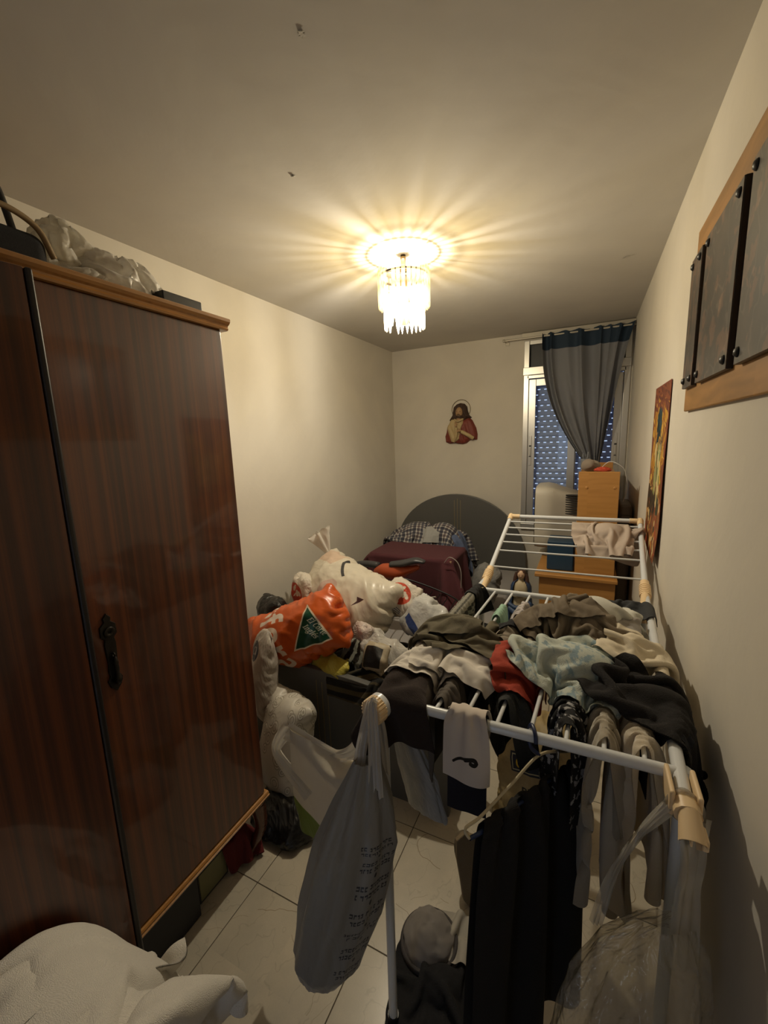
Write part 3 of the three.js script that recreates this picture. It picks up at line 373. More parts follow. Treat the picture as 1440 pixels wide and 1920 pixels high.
  single('poster', g, std([0.95, 0.95, 0.95], 0.6, { map: tx }), 'unframed painted poster of a dark flower on ochre, right wall', 'poster'); }
// ---------------------------------------------------------------- curtain
{ single('curtain_rod', merge([rod([-0.70, 2.428, -3.855], [XR, 2.428, -3.855], 0.007), box(-0.56, 2.435, -3.93, XR, 2.475, -3.875, 0.003), rod([-0.685, 2.428, -3.93], [-0.685, 2.428, -3.855], 0.006), lathe([[0.001, -0.014], [0.013, -0.01], [0.013, 0.008], [0.001, 0.012]], [0, 0, 0], 14).rotateZ(Math.PI / 2).translate(-0.705, 2.428, -3.855), box(-0.70, 2.40, -3.93, -0.67, 2.45, -3.922, 0.002)]), std([0.5, 0.46, 0.38], 0.35, { metalness: 0.3 }), 'slim metal curtain rod and rail under the ceiling', 'curtain rod');
  const t = thing('curtain', 'grey curtain with dark blue header tied back over the window', 'curtain', [-0.06, 1.38, -3.85]);
  const fab = std([0.21, 0.215, 0.235], 0.85, { bumpMap: rep(weaveT, 6, 6), bumpScale: 0.0006, transmission: 0.12, thickness: 0, sheen: 0.3 }), head = std([0.012, 0.028, 0.052], 0.8, { bumpMap: rep(weaveT, 6, 6), bumpScale: 0.0006 });
  const NU = 260, Y0 = 2.445, Y1 = 2.315, YT = 1.385, YB = 1.30;
  const at = (u, y) => { // u across the gathered width, y height: folds gather towards the tie
    const k = sstep(Y1 + 0.1, YT, y), kk = Math.pow(clamp((Y0 - y) / (Y0 - YT), 0, 1), 1.0);
    const top = lerp(-0.40, 0.268, u), tie = lerp(-0.035, 0.075, Math.pow(u, 0.9));
    const bow = Math.pow(kk, lerp(2.3, 0.75, sstep(0.0, 1.0, u)));
    let x = lerp(top, tie, bow) ; const n = 7, ph = u * n * Math.PI * 2 + 1.9 * Math.sin(u * 7.3) + 0.9 * Math.sin(u * 17) + 0.5;
    const amp = lerp(0.024, 0.042, Math.sin(kk * Math.PI)) * (0.7 + 0.55 * Math.sin(u * 13 + 1)) * (1 - 0.35 * k);
    const z = -3.848 + amp * Math.sin(ph + 0.9 * k * Math.sin(u * 5)) + 0.012 * Math.sin(u * 40 + y * 6) * kk + 0.05 * kk * Math.exp(-Math.pow((u - 0.12) * 7, 2));
    x += 0.008 * Math.cos(ph) * (1 - kk * 0.5); const bump = 0.006 * Math.cos(ph * 1.0) * (1 - kk);
    return [Math.min(x, XR - 0.004), y + bump * sstep(2.3, 2.44, y), Math.min(z, -3.79)]; };
  const sheet = (ya, yb, NV) => { const pos = [], uv = [], idx = []; for (let j = 0; j <= NV; j++) for (let i = 0; i <= NU; i++) { const u = i / NU, y = lerp(ya, yb, j / NV); pos.push(...at(u, y)); uv.push(u * 1.4, y); } for (let j = 0; j < NV; j++) for (let i = 0; i < NU; i++) { const a = j * (NU + 1) + i; idx.push(a, a + NU + 1, a + 1, a + 1, a + NU + 1, a + NU + 2); } const g = new THREE.BufferGeometry(); g.setAttribute('position', new THREE.Float32BufferAttribute(pos, 3)); g.setAttribute('uv', new THREE.Float32BufferAttribute(uv, 2)); g.setIndex(idx); g.computeVertexNormals(); return g; };
  part('header_band', sheet(Y0, Y1, 10), head, t, 'dark blue curtain header'); part('drape', sheet(Y1, YB, 60), fab, t, 'grey gathered drape');
  part('tieback', (() => { const g = new THREE.TorusGeometry(0.058, 0.006, 8, 36); g.scale(1, 1, 0.9); g.rotateX(Math.PI / 2); g.scale(1, 2.2, 1); g.translate(0.018, 1.375, -3.845); return g; })(), head, t);
}
// ---------------------------------------------------------------- soft things: cloth settled by a small position-based solver
const DS = 0.0105, HB = 1 << 16, hHead = new Int32Array(HB).fill(-1); let hNext = new Int32Array(400000), sx = new Float32Array(400000), sy = new Float32Array(400000), sz = new Float32Array(400000), sn = 0;
const hkey = (x, y, z) => ((Math.imul(Math.floor(x / DS), 73856093) ^ Math.imul(Math.floor(y / DS), 19349663) ^ Math.imul(Math.floor(z / DS), 83492791)) & (HB - 1));
function addStatic(p, step = 1) { for (let i = 0; i < p.length; i += 3 * step) { if (sn >= 399999) return; sx[sn] = p[i]; sy[sn] = p[i + 1]; sz[sn] = p[i + 2]; const k = hkey(p[i], p[i + 1], p[i + 2]); hNext[sn] = hHead[k]; hHead[k] = sn++; } }
// colliders push the point in `q` out; they return true when they moved it
const q = new Float64Array(3);
const cap = (a, b, r) => { const dx = b[0] - a[0], dy = b[1] - a[1], dz = b[2] - a[2], L = dx * dx + dy * dy + dz * dz; return th => { const R = r + th, t = clamp(((q[0] - a[0]) * dx + (q[1] - a[1]) * dy + (q[2] - a[2]) * dz) / L, 0, 1), x = q[0] - a[0] - dx * t, y = q[1] - a[1] - dy * t, z = q[2] - a[2] - dz * t, d = x * x + y * y + z * z; if (d >= R * R) return false; const s = R / Math.sqrt(d + 1e-12) - 1; q[0] += x * s; q[1] += y * s; q[2] += z * s; return true; }; };
const boxC = (x0, y0, z0, x1, y1, z1) => th => { const a = q[0] - x0 + th, b = x1 + th - q[0], c = q[1] - y0 + th, d = y1 + th - q[1], e = q[2] - z0 + th, f = z1 + th - q[2]; if (a <= 0 || b <= 0 || c <= 0 || d <= 0 || e <= 0 || f <= 0) return false; const m = Math.min(a, b, c, d, e, f); if (m === d) q[1] += d; else if (m === a) q[0] -= a; else if (m === b) q[0] += b; else if (m === e) q[2] -= e; else if (m === f) q[2] += f; else q[1] -= c; return true; };
const ell = (c, r) => th => { const x = (q[0] - c[0]) / (r[0] + th), y = (q[1] - c[1]) / (r[1] + th), z = (q[2] - c[2]) / (r[2] + th), d = x * x + y * y + z * z; if (d >= 1) return false; const s = 1 / Math.sqrt(d + 1e-9); q[0] = c[0] + (q[0] - c[0]) * s; q[1] = c[1] + (q[1] - c[1]) * s; q[2] = c[2] + (q[2] - c[2]) * s; return true; };
const above = y => th => { if (q[1] >= y + th) return false; q[1] = y + th; return true; };
const leftOf = x => th => { if (q[0] <= x - th) return false; q[0] = x - th; return true; };
const rightOf = x => th => { if (q[0] >= x + th) return false; q[0] = x + th; return true; };
function solve(S) { // S: n, x (Float64 3n), con [i,j,L,k...], tris (for pressure), pin, colliders
  const { n, x, con, pin, steps, iters, g, damp, th, colliders, fr = 0.6, press = 0, tris, selfD = 0, near } = S, p = Float64Array.from(x), m = con.i.length, F = new Float64Array(3 * n);
  const sh = new Int32Array(4096 * 4), nx = new Int32Array(n);
  for (let s = 0; s < steps; s++) {
    if (press) { F.fill(0); for (let t = 0; t < tris.length; t += 3) { const a = tris[t] * 3, b = tris[t + 1] * 3, c = tris[t + 2] * 3, ux = x[b] - x[a], uy = x[b + 1] - x[a + 1], uz = x[b + 2] - x[a + 2], vx = x[c] - x[a], vy = x[c + 1] - x[a + 1], vz = x[c + 2] - x[a + 2], X = uy * vz - uz * vy, Y = uz * vx - ux * vz, Z = ux * vy - uy * vx; for (const k of [a, b, c]) { F[k] += X; F[k + 1] += Y; F[k + 2] += Z; } } }
    const pr = press * Math.min(1, s / 20); if (S.each) S.each(s, x, p, n);
    for (let i = 0; i < n; i++) { const k = i * 3; if (pin && pin[i]) { continue; } for (let c = 0; c < 3; c++) { const v = (x[k + c] - p[k + c]) * damp; p[k + c] = x[k + c]; x[k + c] += clamp(v, -0.008, 0.008) + pr * F[k + c]; } x[k + 1] -= g * 0.00027; }
    if (selfD) { sh.fill(-1); const D = selfD, M = sh.length - 1; const key = (X, Y, Z) => (Math.imul(X, 73856093) ^ Math.imul(Y, 19349663) ^ Math.imul(Z, 83492791)) & M;
      for (let i = 0; i < n; i++) { const k = i * 3, X = Math.floor(x[k] / D), Y = Math.floor(x[k + 1] / D), Z = Math.floor(x[k + 2] / D);
        for (let a = -1; a <= 1; a++) for (let b = -1; b <= 1; b++) for (let c = -1; c <= 1; c++) for (let j = sh[key(X + a, Y + b, Z + c)]; j >= 0; j = nx[j]) { if (near(i, j)) continue; const l = j * 3, dx = x[k] - x[l], dy = x[k + 1] - x[l + 1], dz = x[k + 2] - x[l + 2], d = dx * dx + dy * dy + dz * dz; if (d < D * D && d > 1e-12) { const e = 0.25 * (D / Math.sqrt(d) - 1); x[k] += dx * e; x[k + 1] += dy * e; x[k + 2] += dz * e; x[l] -= dx * e; x[l + 1] -= dy * e; x[l + 2] -= dz * e; } }
        const kk = key(X, Y, Z); nx[i] = sh[kk]; sh[kk] = i; } }
    for (let it = 0; it < iters; it++) {
      for (let c = 0; c < m; c++) { const a = con.i[c], b = con.j[c], k = a * 3, l = b * 3, dx = x[l] - x[k], dy = x[l + 1] - x[k + 1], dz = x[l + 2] - x[k + 2], d = Math.sqrt(dx * dx + dy * dy + dz * dz) + 1e-9; let e = (d - con.L[c]) / d * con.k[c]; if (con.k[c] < 0.3 && d > con.L[c]) e = 0; const wa = pin && pin[a] ? 0 : 1, wb = pin && pin[b] ? 0 : 1, w = wa + wb; if (!w) continue; const f = e / w; x[k] += dx * f * wa; x[k + 1] += dy * f * wa; x[k + 2] += dz * f * wa; x[l] -= dx * f * wb; x[l + 1] -= dy * f * wb; x[l + 2] -= dz * f * wb; }
      if (it % 3 === iters % 3 || it === iters - 1) for (let i = 0; i < n; i++) { if (pin && pin[i]) continue; const k = i * 3; q[0] = x[k]; q[1] = x[k + 1]; q[2] = x[k + 2]; let hit = false; for (const c of colliders) if (c(th)) hit = true;
        if (it === iters - 1 && S.statics !== false) { for (let a = -1; a <= 1; a++) for (let b = -1; b <= 1; b++) for (let c = -1; c <= 1; c++) for (let j = hHead[hkey(q[0] + a * DS, q[1] + b * DS, q[2] + c * DS)]; j >= 0; j = hNext[j]) { const dx = q[0] - sx[j], dy = q[1] - sy[j], dz = q[2] - sz[j], d = dx * dx + dy * dy + dz * dz; if (d < DS * DS && d > 1e-12) { const e = 0.55 * (DS / Math.sqrt(d) - 1); q[0] += dx * e; q[1] += dy * e; q[2] += dz * e; hit = true; } } }
        if (hit) { x[k] = q[0]; x[k + 1] = q[1]; x[k + 2] = q[2]; for (let c = 0; c < 3; c++) p[k + c] = lerp(p[k + c], x[k + c], fr); } }
    }
  }
}
function rest(nu, nv, w, h, id, con, bend, flat) { const du = w / (nu - 1), dv = h / (nv - 1), D = Math.hypot(du, dv), put = (a, b, L, k) => { con.i.push(a); con.j.push(b); con.L.push(L); con.k.push(k); };
  if (flat) { const P = []; for (let j = 0; j < nv; j++) for (let i = 0; i < nu; i++) P[id(i, j)] = flat(i / (nu - 1), j / (nv - 1)); var add = (a, b, L, k) => put(a, b, 1.03 * Math.hypot(P[a][0] - P[b][0], P[a][1] - P[b][1]), k); } else var add = put;
  for (let j = 0; j < nv; j++) for (let i = 0; i < nu; i++) { const a = id(i, j); if (i + 1 < nu) add(a, id(i + 1, j), du, 1); if (j + 1 < nv) add(a, id(i, j + 1), dv, 1); if (i + 1 < nu && j + 1 < nv) { add(a, id(i + 1, j + 1), D, 0.5); add(id(i + 1, j), id(i, j + 1), D, 0.5); } if (i + 2 < nu) add(a, id(i + 2, j), du * 2, bend); if (j + 2 < nv) add(a, id(i, j + 2), dv * 2, bend); } }
const crom = (a, b, c, d) => -0.0625 * a + 0.5625 * b + 0.5625 * c - 0.0625 * d;
function sheetGeo(x, nu, nv, w, h, thick = 0.0018) { // doubles the grid smoothly, then gives the sheet two faces and a rim
  const up = (src, n, m) => { const N = n * 2 - 1, out = new Float64Array(N * m * 3); for (let j = 0; j < m; j++) for (let i = 0; i < N; i++) for (let c = 0; c < 3; c++) { const k = i >> 1, g = t => src[(j * n + clamp(t, 0, n - 1)) * 3 + c]; out[(j * N + i) * 3 + c] = i & 1 ? crom(g(k - 1), g(k), g(k + 1), g(k + 2)) : g(k); } return out; };
  const tr = (src, n, m) => { const o = new Float64Array(src.length); for (let j = 0; j < m; j++) for (let i = 0; i < n; i++) for (let c = 0; c < 3; c++) o[(i * m + j) * 3 + c] = src[(j * n + i) * 3 + c]; return o; };
  let a = up(x, nu, nv); const U = nu * 2 - 1; a = tr(a, U, nv); a = up(a, nv, U); const W = nv * 2 - 1; a = tr(a, W, U);
  const uv = [], idx = []; for (let j = 0; j < W; j++) for (let i = 0; i < U; i++) uv.push(i / (U - 1) * w, j / (W - 1) * h);
  for (let j = 0; j < W - 1; j++) for (let i = 0; i < U - 1; i++) { const k = j * U + i; idx.push(k, k + U, k + 1, k + 1, k + U, k + U + 1); }
  const g = new THREE.BufferGeometry(); g.setAttribute('position', new THREE.Float32BufferAttribute(a, 3)); g.setIndex(idx); g.computeVertexNormals();
  const nn = g.attributes.normal, n = U * W, pos = new Float32Array(n * 6), nor = new Float32Array(n * 6); for (let i = 0; i < n; i++) for (let c = 0; c < 3; c++) { const v = nn.array[i * 3 + c]; pos[i * 3 + c] = a[i * 3 + c] + v * thick / 2; pos[(n + i) * 3 + c] = a[i * 3 + c] - v * thick / 2; nor[i * 3 + c] = v; nor[(n + i) * 3 + c] = -v; }
  const id2 = idx.slice(); for (let t = 0; t < idx.length; t += 3) id2.push(n + idx[t], n + idx[t + 2], n + idx[t + 1]);
  const rim = []; for (let i = 0; i < U; i++) rim.push(i); for (let j = 1; j < W; j++) rim.push(j * U + U - 1); for (let i = U - 2; i >= 0; i--) rim.push((W - 1) * U + i); for (let j = W - 2; j > 0; j--) rim.push(j * U);
  rim.forEach((r, k) => { const s = rim[(k + 1) % rim.length]; id2.push(r, s, n + r, s, n + s, n + r); });
  const o = new THREE.BufferGeometry(); o.setAttribute('position', new THREE.BufferAttribute(pos, 3)); o.setAttribute('normal', new THREE.BufferAttribute(nor, 3)); o.setAttribute('uv', new THREE.Float32BufferAttribute(uv.concat(uv), 2)); o.setIndex(id2); return o;
}
function cloth({ w, h, cell = 0.0115, init, steps = 110, iters = 10, colliders, bend = 0.06, g = 1, th = 0.006, damp = 0.96, fr = 0.6, pinIf, self = true, keep = true, thick = 0.0022, each }) {
  const nu = Math.max(6, Math.round(w / cell) + 1), nv = Math.max(6, Math.round(h / cell) + 1), x = new Float64Array(nu * nv * 3), con = { i: [], j: [], L: [], k: [] }, pin = pinIf ? new Uint8Array(nu * nv) : null;
  for (let j = 0; j < nv; j++) for (let i = 0; i < nu; i++) { const u = i / (nu - 1), v = j / (nv - 1), P = init(u, v); x.set(P, (j * nu + i) * 3); if (pin && pinIf(u, v)) pin[j * nu + i] = 1; }
  rest(nu, nv, w, h, (i, j) => j * nu + i, con, bend);
  solve({ n: nu * nv, x, con, pin, steps, iters, g, damp, th, colliders, fr, each, selfD: self ? cell * 0.95 : 0, near: (a, b) => Math.abs((a % nu) - (b % nu)) < 3 && Math.abs(((a / nu) | 0) - ((b / nu) | 0)) < 3 });
  if (keep) addStatic(x); return sheetGeo(x, nu, nv, w, h, thick);
}
// cloth laid in a heap: a sheet of w x h crowded onto a patch fx x fz around (cx, cy, cz)
function heap({ at, size, foot, turn = 0, seed = 1, lift = 0.02, rough = 1, squeeze = 46, ...o }) {
  const [cx, cy, cz] = at, c = Math.cos(turn), s = Math.sin(turn);
  const k0 = 0.97, fx = Math.pow(foot[0] / (size[0] * k0), 1 / squeeze), fz = Math.pow(foot[1] / (size[1] * k0), 1 / squeeze);
  return cloth({ w: size[0], h: size[1], ...o, steps: squeeze + Math.round((o.steps || 80) * 0.5),
    each: (t, x, p, n) => { if (t >= squeeze) return; for (let i = 0; i < n; i++) { const a = i * 3, dx = x[a] - cx, dz = x[a + 2] - cz, X = (dx * c - dz * s) * fx, Z = (dx * s + dz * c) * fz, nx = cx + X * c + Z * s, nz = cz - X * s + Z * c; p[a] += nx - x[a]; p[a + 2] += nz - x[a + 2]; x[a] = nx; x[a + 2] = nz; } },
    init: (u, v) => { const X = size[0] * k0 * (u - 0.5) + rough * 0.02 * fbm(u * 2.2 + seed, v * 2.2, seed * 3.3, 3), Z = size[1] * k0 * (v - 0.5) + rough * 0.02 * fbm(u * 2.2, v * 2.2 + seed, 5 + seed, 3); return [cx + X * c + Z * s, cy + rough * lift * (1 + 2.2 * fbm(u * 2.6 + seed * 7, v * 2.6, seed, 3)), cz - X * s + Z * c]; } });
}
// cloth hung over a bar from A to B, front and back drops
function drape({ A, B, r = 0.005, drop, full = 1.2, seed = 1, rip = 0.012, puff = 0, ...o }) {
  if (puff) { const D = Math.max(...drop), m = A.map((v, i) => (v + B[i]) / 2); o.colliders = [...o.colliders, ell([m[0], m[1] - D * 0.52, m[2]], [puff, D * 0.5, 0.6 * Math.hypot(A[0] - B[0], A[2] - B[2])])]; }
  const a = V(...A), b = V(...B), L = a.distanceTo(b), d = b.clone().sub(a).normalize(), side = V(-d.z, 0, d.x).normalize(), h = drop[0] + drop[1], w = L * full;
  return cloth({ w, h, pinIf: (u, v) => Math.abs(v * h - drop[0]) < 0.007, ...o, init: (u, v) => { const s = v * h - drop[0], k = Math.abs(s), sg = Math.sign(s) || 1, over = Math.min(k, 0.02), y = -Math.max(0, k - 0.016), lat = sg * (Math.min(k, 0.014) + r * 0.3 + puff * sstep(0.02, 0.1, k)) + rip * Math.min(1, k / 0.08) * (Math.sin(u * Math.PI * 2 * (2 + seed % 3) + seed) + 0.8 * fbm(u * 3 + seed, v * 2, seed, 2)); const P = a.clone().addScaledVector(d, u * L + 0.004 * Math.sin(v * 9 + seed)); return [P.x + side.x * lat, P.y + r + 0.008 + y, P.z + side.z * lat]; } });
}
// a closed bag: two sheets joined at the rim and blown up, then settled
function bag({ at, e1, e2, w, h, cell = 0.0125, press = 0.6, steps = 70, iters = 14, colliders = [], g = 0.4, th = 0.005, bend = 0.06, damp = 0.93, fr = 0.7, seed = 1, keep = true, squeeze = 1, pinIf, rr = 0.75, crease = 0.008 }) {
  const shape = (u, v) => { const X = 2 * u - 1, Y = 2 * v - 1; return [w / 2 * X * Math.sqrt(1 - rr * Y * Y / 2), h / 2 * Y * Math.sqrt(1 - rr * X * X / 2)]; };
  const nu = Math.round(w / cell) + 1, nv = Math.round(h / cell) + 1, E1 = V(...e1).normalize(), E3 = E1.clone().cross(V(...e2)).normalize(), E2 = E3.clone().cross(E1).normalize(), pos = [], F = new Int32Array(nu * nv), K = new Int32Array(nu * nv); let n = 0; const uvs = [], pin = [];
  for (let side = 0; side < 2; side++) for (let j = 0; j < nv; j++) for (let i = 0; i < nu; i++) { const rim = i === 0 || j === 0 || i === nu - 1 || j === nv - 1, k = j * nu + i; if (side && rim) { K[k] = F[k]; continue; } (side ? K : F)[k] = n++;
    const u = i / (nu - 1), v = j / (nv - 1), o = (side ? -1 : 1) * (rim ? 0 : 0.02 + 0.03 * Math.sin(u * Math.PI) * Math.sin(v * Math.PI)) + 0.006 * fbm(u * 4 + seed, v * 4, side * 3, 2); const [X, Y] = shape(u, v).map(t => t * squeeze);
    pos.push(at[0] + E1.x * X + E2.x * Y + E3.x * o, at[1] + E1.y * X + E2.y * Y + E3.y * o, at[2] + E1.z * X + E2.z * Y + E3.z * o); uvs.push(u, v); pin.push(pinIf && pinIf(u, v) ? 1 : 0); }
  const x = Float64Array.from(pos), con = { i: [], j: [], L: [], k: [] }, tris = [];
  for (const [M, f] of [[F, 1], [K, 0]]) { rest(nu, nv, w, h, (i, j) => M[j * nu + i], con, bend, shape); for (let j = 0; j < nv - 1; j++) for (let i = 0; i < nu - 1; i++) { const a = M[j * nu + i], b = M[j * nu + i + 1], c = M[(j + 1) * nu + i], d = M[(j + 1) * nu + i + 1]; f ? tris.push(a, b, c, b, d, c) : tris.push(a, c, b, b, c, d); } }
  solve({ n, x, con, steps, iters, g, damp, th, colliders, fr, press, tris, pin: pinIf ? Uint8Array.from(pin) : null });
  { const gq = new THREE.BufferGeometry(); gq.setAttribute('position', new THREE.Float32BufferAttribute(x, 3)); gq.setIndex(tris); gq.computeVertexNormals(); const nn = gq.attributes.normal.array; // creases of stiff film
    for (let i = 0; i < n; i++) { const k = i * 3, f = 5, a = Math.pow(1 - Math.abs(N3(x[k] * f + seed, x[k + 1] * f * 0.7, x[k + 2] * f)), 2.2), b = Math.pow(1 - Math.abs(N3(x[k] * f * 1.9, x[k + 1] * f * 1.5 + seed, x[k + 2] * f * 1.9)), 2.2), d = crease * 1.7 * (a + 0.5 * b - 0.6); for (let c = 0; c < 3; c++) x[k + c] += nn[k + c] * d; } }
  if (keep) addStatic(x);
  // front and back keep their own texture coordinates: back in the right half
  const P2 = [], uv2 = [], id = []; for (const [M, s] of [[F, 0], [K, 1]]) { const b0 = P2.length / 3; for (let k = 0; k < nu * nv; k++) { const a = M[k] * 3; P2.push(x[a], x[a + 1], x[a + 2]); const u = (k % nu) / (nu - 1), v = ((k / nu) | 0) / (nv - 1); uv2.push(s ? 1 - u * 0.5 : u * 0.5, v); } for (let j = 0; j < nv - 1; j++) for (let i = 0; i < nu - 1; i++) { const a = b0 + j * nu + i; s ? id.push(a, a + nu, a + 1, a + 1, a + nu, a + nu + 1) : id.push(a, a + 1, a + nu, a + 1, a + nu + 1, a + nu); } }
  const gm = new THREE.BufferGeometry(); gm.setAttribute('position', new THREE.Float32BufferAttribute(x, 3)); gm.setIndex(tris); gm.computeVertexNormals(); const sn_ = gm.attributes.normal.array, N2 = [];
  for (const M of [F, K]) for (let k = 0; k < nu * nv; k++) N2.push(sn_[M[k] * 3], sn_[M[k] * 3 + 1], sn_[M[k] * 3 + 2]);
  const o = new THREE.BufferGeometry(); o.setAttribute('position', new THREE.Float32BufferAttribute(P2, 3)); o.setAttribute('normal', new THREE.Float32BufferAttribute(N2, 3)); o.setAttribute('uv', new THREE.Float32BufferAttribute(uv2, 2)); o.setIndex(id); return o;
}
// the gathered end of a tied bag: a ruffled fan
function ruffle(at, dir, len, r0, r1, seed, waves = 7) { const D = V(...dir).normalize(), A = V(0.3, 0.2, 0.9).cross(D).normalize(), B = D.clone().cross(A), pos = [], idx = [], uv = [], NU = 90, NV = 12; for (let j = 0; j <= NV; j++) for (let i = 0; i <= NU; i++) { const u = i / NU * Math.PI * 2, v = j / NV, R = lerp(r0, r1, Math.pow(v, 0.8)) * (1 + 0.55 * v * Math.sin(u * waves + seed) + 0.3 * v * fbm(Math.cos(u) * 2 + seed, Math.sin(u) * 2, v * 2, 3)), l = len * v * (1 + 0.25 * fbm(Math.cos(u) * 1.5, Math.sin(u) * 1.5 + seed, 1, 2)); const p = V(...at).addScaledVector(D, l).addScaledVector(A, R * Math.cos(u)).addScaledVector(B, R * Math.sin(u) * 0.6); pos.push(p.x, p.y, p.z); uv.push(i / NU * 0.5, v * 0.1); } for (let j = 0; j < NV; j++) for (let i = 0; i < NU; i++) { const a = j * (NU + 1) + i; idx.push(a, a + 1, a + NU + 1, a + 1, a + NU + 2, a + NU + 1); } const g = new THREE.BufferGeometry(); g.setAttribute('position', new THREE.Float32BufferAttribute(pos, 3)); g.setAttribute('uv', new THREE.Float32BufferAttribute(uv, 2)); g.setIndex(idx); g.computeVertexNormals(); return g; }
// materials for cloth and plastic
const fabric = (c, o = {}) => std(c, 0.92, { bumpMap: rep(weaveT, 7, 7), bumpScale: 0.0007, sheen: 0.25, sheenRoughness: 0.6, side: THREE.DoubleSide, ...o });
const knit = (c, o = {}) => std(c, 0.95, { bumpMap: rep(knitT, 6, 6), bumpScale: 0.0016, side: THREE.DoubleSide, ...o });
const fleece = (c, o = {}) => std(c, 0.97, { bumpMap: rep(pileT, 5, 5), bumpScale: 0.0011, side: THREE.DoubleSide, ...o });
const film = (c, tr = 0.3, ro = 0.36, o = {}) => std(c, tr > 0.05 ? 0.72 : ro, { clearcoat: tr > 0.05 ? 0.4 : 0, clearcoatRoughness: 0.22, transmission: tr, thickness: 0, bumpMap: rep(crinkleT, 1.6, 0.8), bumpScale: 0.006, side: THREE.DoubleSide, ...o });
const stripes = (cols, n) => { const t = canvasTex(256, 256, (c, w, h) => { let y = 0, k = 0; const R = mulberry(n); while (y < h) { const d = 6 + R() * 26; c.fillStyle = cols[k++ % cols.length]; c.fillRect(0, y, w, d); y += d; } for (let i = 0; i < 3000; i++) { c.fillStyle = `rgba(${R() > 0.5 ? '255,255,255' : '0,0,0'},0.05)`; c.fillRect(R() * w, R() * h, 3, 1); } }); return t; };

const extreme = (g, d) => { const p = g.attributes.position; let b = 0, m = -1e9; for (let i = 0; i < p.count; i++) { const v = p.getX(i) * d[0] + p.getY(i) * d[1] + p.getZ(i) * d[2]; if (v > m) { m = v; b = i; } } return [p.getX(b) - d[0] * 0.012, p.getY(b) - d[1] * 0.012, p.getZ(b) - d[2] * 0.012]; };
const rackCols = [cap(FL, FR, 0.0118), cap(BL, BR, 0.011), cap(FL, HL, 0.0125), cap(mixp(FR, BR, -0.1), HR, 0.0125), leftOf(XR - 0.002), ...rackRods.map(r => cap(r[0], r[1], 0.0048))];
const onRod = (k, z) => { const [a, b] = rackRods[k]; return mixp(a, b, (z - a[2]) / (b[2] - a[2])); };
const onL = z => mixp(FL, HL, (z - FL[2]) / (HL[2] - FL[2])), onR = z => mixp(FR, HR, (z - FR[2]) / (HR[2] - FR[2]));
const onF = x => mixp(FL, FR, (x - FL[0]) / (FR[0] - FL[0]));
const G1 = 'socks drying on the rack';
const put = (name, geo, mat, label, cat, group = cat === 'sock' ? G1 : undefined) => single(name, geo, mat, label, cat, group);
const dr = (A, B, drop, o = {}) => drape({ A, B, drop, colliders: rackCols, steps: 90, ...o });
const hp = (at, size, foot, o = {}) => heap({ at, size, foot, colliders: [...rackCols, ...(o.more || [])], steps: 80, cell: 0.0095, ...o });
// ---- hung over single rods
const stripeKnit = stripes(['#8d8a80', '#45443f', '#8a877d', '#55534d', '#98958a', '#3c3b37'], 3); stripeKnit.repeat.set(3, 5);
put('sweater', dr(onL(-1.56), onL(-0.93), [0.17, 0.15], { r: 0.0125, full: 1.18, seed: 2, rip: 0.01 }), fabric([0.9, 0.9, 0.88], { map: stripeKnit, bumpMap: rep(knitT, 6, 6), bumpScale: 0.001 }), 'grey striped sweater lying along the left tube of the rack', 'sweater');
put('black_garment', dr(onL(-1.66), onL(-1.55), [0.12, 0.10], { r: 0.0125, full: 1.2, seed: 4 }), fabric([0.008, 0.008, 0.009]), 'black garment at the left hinge of the rack', 'garment');
put('knitted_garment', dr(onL(-0.99), onL(-0.88), [0.15, 0.11], { r: 0.014, full: 1.3, seed: 5, rip: 0.016 }), knit([0.014, 0.017, 0.028]), 'dark navy knitted piece on the left tube near the ribbed knob', 'garment');
put('vest', dr(onRod(1, -1.10), onRod(1, -0.87), [0.30, 0.24], { full: 1.6, seed: 6, puff: 0.024, rip: 0.025 }), fabric([0.11, 0.095, 0.08]), 'taupe vest hanging from a rod behind the grey printed sock', 'vest');
put('cardigan', dr(onRod(3, -1.15), onRod(3, -0.92), [0.20, 0.16], { full: 1.6, seed: 7, puff: 0.024, rip: 0.025 }), knit([0.035, 0.037, 0.036]), 'charcoal ribbed cardigan hanging in front of the red garment', 'cardigan');
put('charcoal_top', dr(onRod(2, -1.13), onRod(2, -0.98), [0.20, 0.18], { full: 1.6, seed: 8, puff: 0.024, rip: 0.025 }), knit([0.045, 0.047, 0.048]), 'dark grey top hanging under the olive hoodie', 'top');
put('light_sock', dr(onRod(0, -0.97), onRod(0, -0.885), [0.09, 0.15], { full: 1.25, seed: 9, puff: 0.018 }), fabric([0.32, 0.29, 0.265]), 'pale grey sock hanging on the rod beside the brown hat', 'sock');
{ const bl = tex(128, 128, (u, v) => { const n = tnoise(u, v, 9, 40, 3), k = n > 0.22 ? 1 : 0; return [0.07 + 0.6 * k, 0.07 + 0.6 * k, 0.08 + 0.6 * k]; }); bl.repeat.set(5, 5);
  put('printed_shorts', dr(onRod(5, -1.06), onRod(5, -0.885), [0.26, 0.19], { full: 1.6, seed: 11, puff: 0.03, rip: 0.025 }), fabric([0.9, 0.9, 0.9], { map: bl }), 'black shorts with white print hanging behind the wire hanger', 'shorts'); }
put('thin_shirt', dr(onRod(6, -1.10), onRod(6, -0.875), [0.46, 0.42], { full: 1.7, seed: 12, puff: 0.026, rip: 0.03, steps: 110 }), fabric([0.60, 0.53, 0.41], { transmission: 0.55, thickness: 0 }), 'thin beige-grey shirt hanging behind the black trousers', 'shirt');
